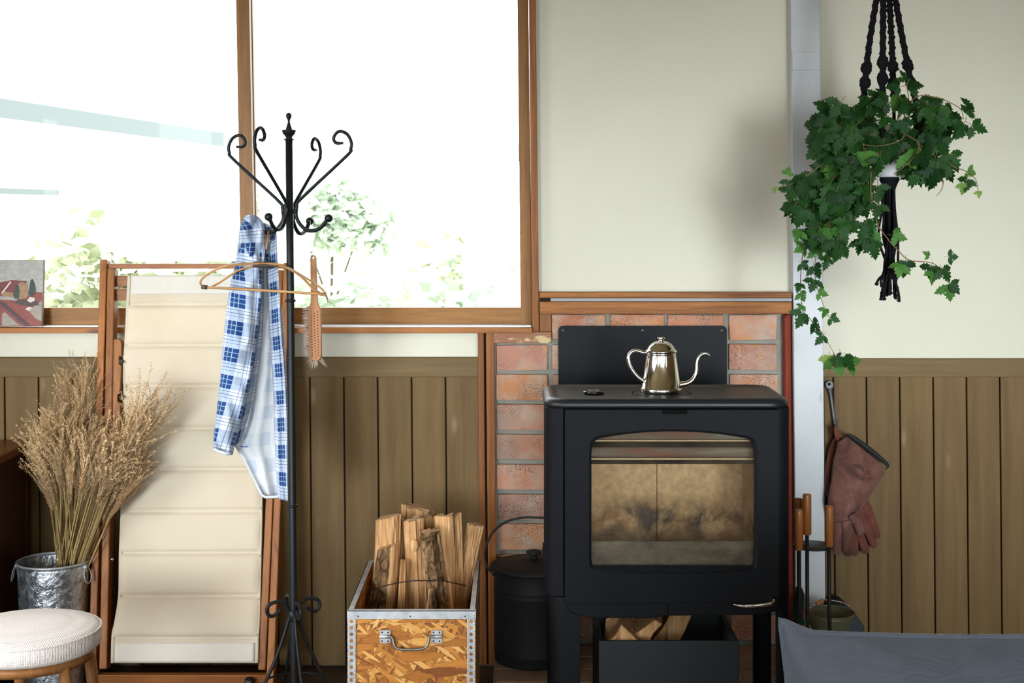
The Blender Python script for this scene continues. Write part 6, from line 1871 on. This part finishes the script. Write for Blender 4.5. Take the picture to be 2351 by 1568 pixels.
# ------------------------------------------------------------------ grey cushion in front
CD_ = 2.4
cu = thing('sofa', 'grey velvet sofa seen from behind its plump back cushion', 'sofa', P(2180, 1500, CD_) * 1.0)
cu.location.z = 0; ORG[cu.name] = Vector(cu.location)
def mat_velvet():
    k = NT('grey_velvet')
    n = k.noise(k.obj((1, 1, 1.0)), 7, 4, .6, .8)
    k.set(color=k.mix(n, (.052, .060, .074, 1), (.095, .107, .128, 1)), rough=.75, spec=.2)
    k.put(k.b.inputs['Sheen Weight'], 1.0); k.put(k.b.inputs['Sheen Roughness'], .35)
    k.put(k.b.inputs['Sheen Tint'], (.85, .9, 1.0, 1))
    k.bump(k.noise(k.obj((3, 3, 8)), 4, 4, .6, .8), .35, .02)
    return k.m
M['velvet'] = mat_velvet()
cxl, cxr = xpx(1799, CD_), xpx(2720, CD_)
czt, czb = zpx(1462, CD_), zpx(1462, CD_) - .40
NU, NVV = 64, 32
vs = []; fs_ = []
def cushion(u, v, s):
    """u, v in -1..1; s = -1 towards the camera, +1 away"""
    ex = 1 - .030 * (1 - v * v); ez = 1 - .05 * (1 - u * u)
    x = (cxl + cxr) / 2 + (cxr - cxl) / 2 * u * ex
    z = (czt + czb) / 2 + (czt - czb) / 2 * v * (ez + .05)
    # corner ear
    k = max(0, -u - .86) / .14 * max(0, v - .55) / .45
    z += .020 * k ** 1.1; x -= .006 * k
    t = .125 * ((1 - abs(u) ** 3.2) ** .6) * ((1 - abs(v) ** 2.2) ** .85)
    wr = .010 * noise.noise(Vector((u * 6, v * 3, 2.0 + s))) * (1 - abs(u) ** 6)
    return Vector((x, CD_ + s * (t + wr * (t > .01)), z))
for s in (-1, 1):
    for j in range(NVV + 1):
        for i in range(NU + 1):
            u = -1 + 2 * i / NU; v = -1 + 2 * j / NVV
            u = math.sin(u * PI / 2) * .5 + u * .5; v = math.sin(v * PI / 2) * .5 + v * .5
            vs.append(cushion(u, v, s))
off = (NU + 1) * (NVV + 1)
for s in (0, 1):
    for j in range(NVV):
        for i in range(NU):
            a = s * off + j * (NU + 1) + i
            fs_.append((a, a + 1, a + NU + 2, a + NU + 1))
mb = MB(); mb.add(vs, fs_, True)
bc_ = mb.build('back_cushion', M['velvet'], cu)
per = [cushion(-1, v / 20, 0) for v in range(-20, 21)] + [cushion(u / 40, 1, 0) for u in range(-40, 41)][1:]
mb = MB(); tube(mb, per, .0042, 8); mb.build('piping', M['velvet'], bc_)
mb = MB(); box(mb, cxl + .01, cxr - .01, CD_ - .62, CD_ + .10, .14, czb + .015); mb.build('seat', M['velvet'], cu, bevel=.03, segs=3)
for sx_ in (cxl + .07, cxr - .07):
    for sy_ in (CD_ - .56, CD_ + .05):
        mb = MB(); tube(mb, [(sx_, sy_, .15), (sx_, sy_, 0)], [.022, .015], 12); mb.build('leg', M['legwood'], cu)
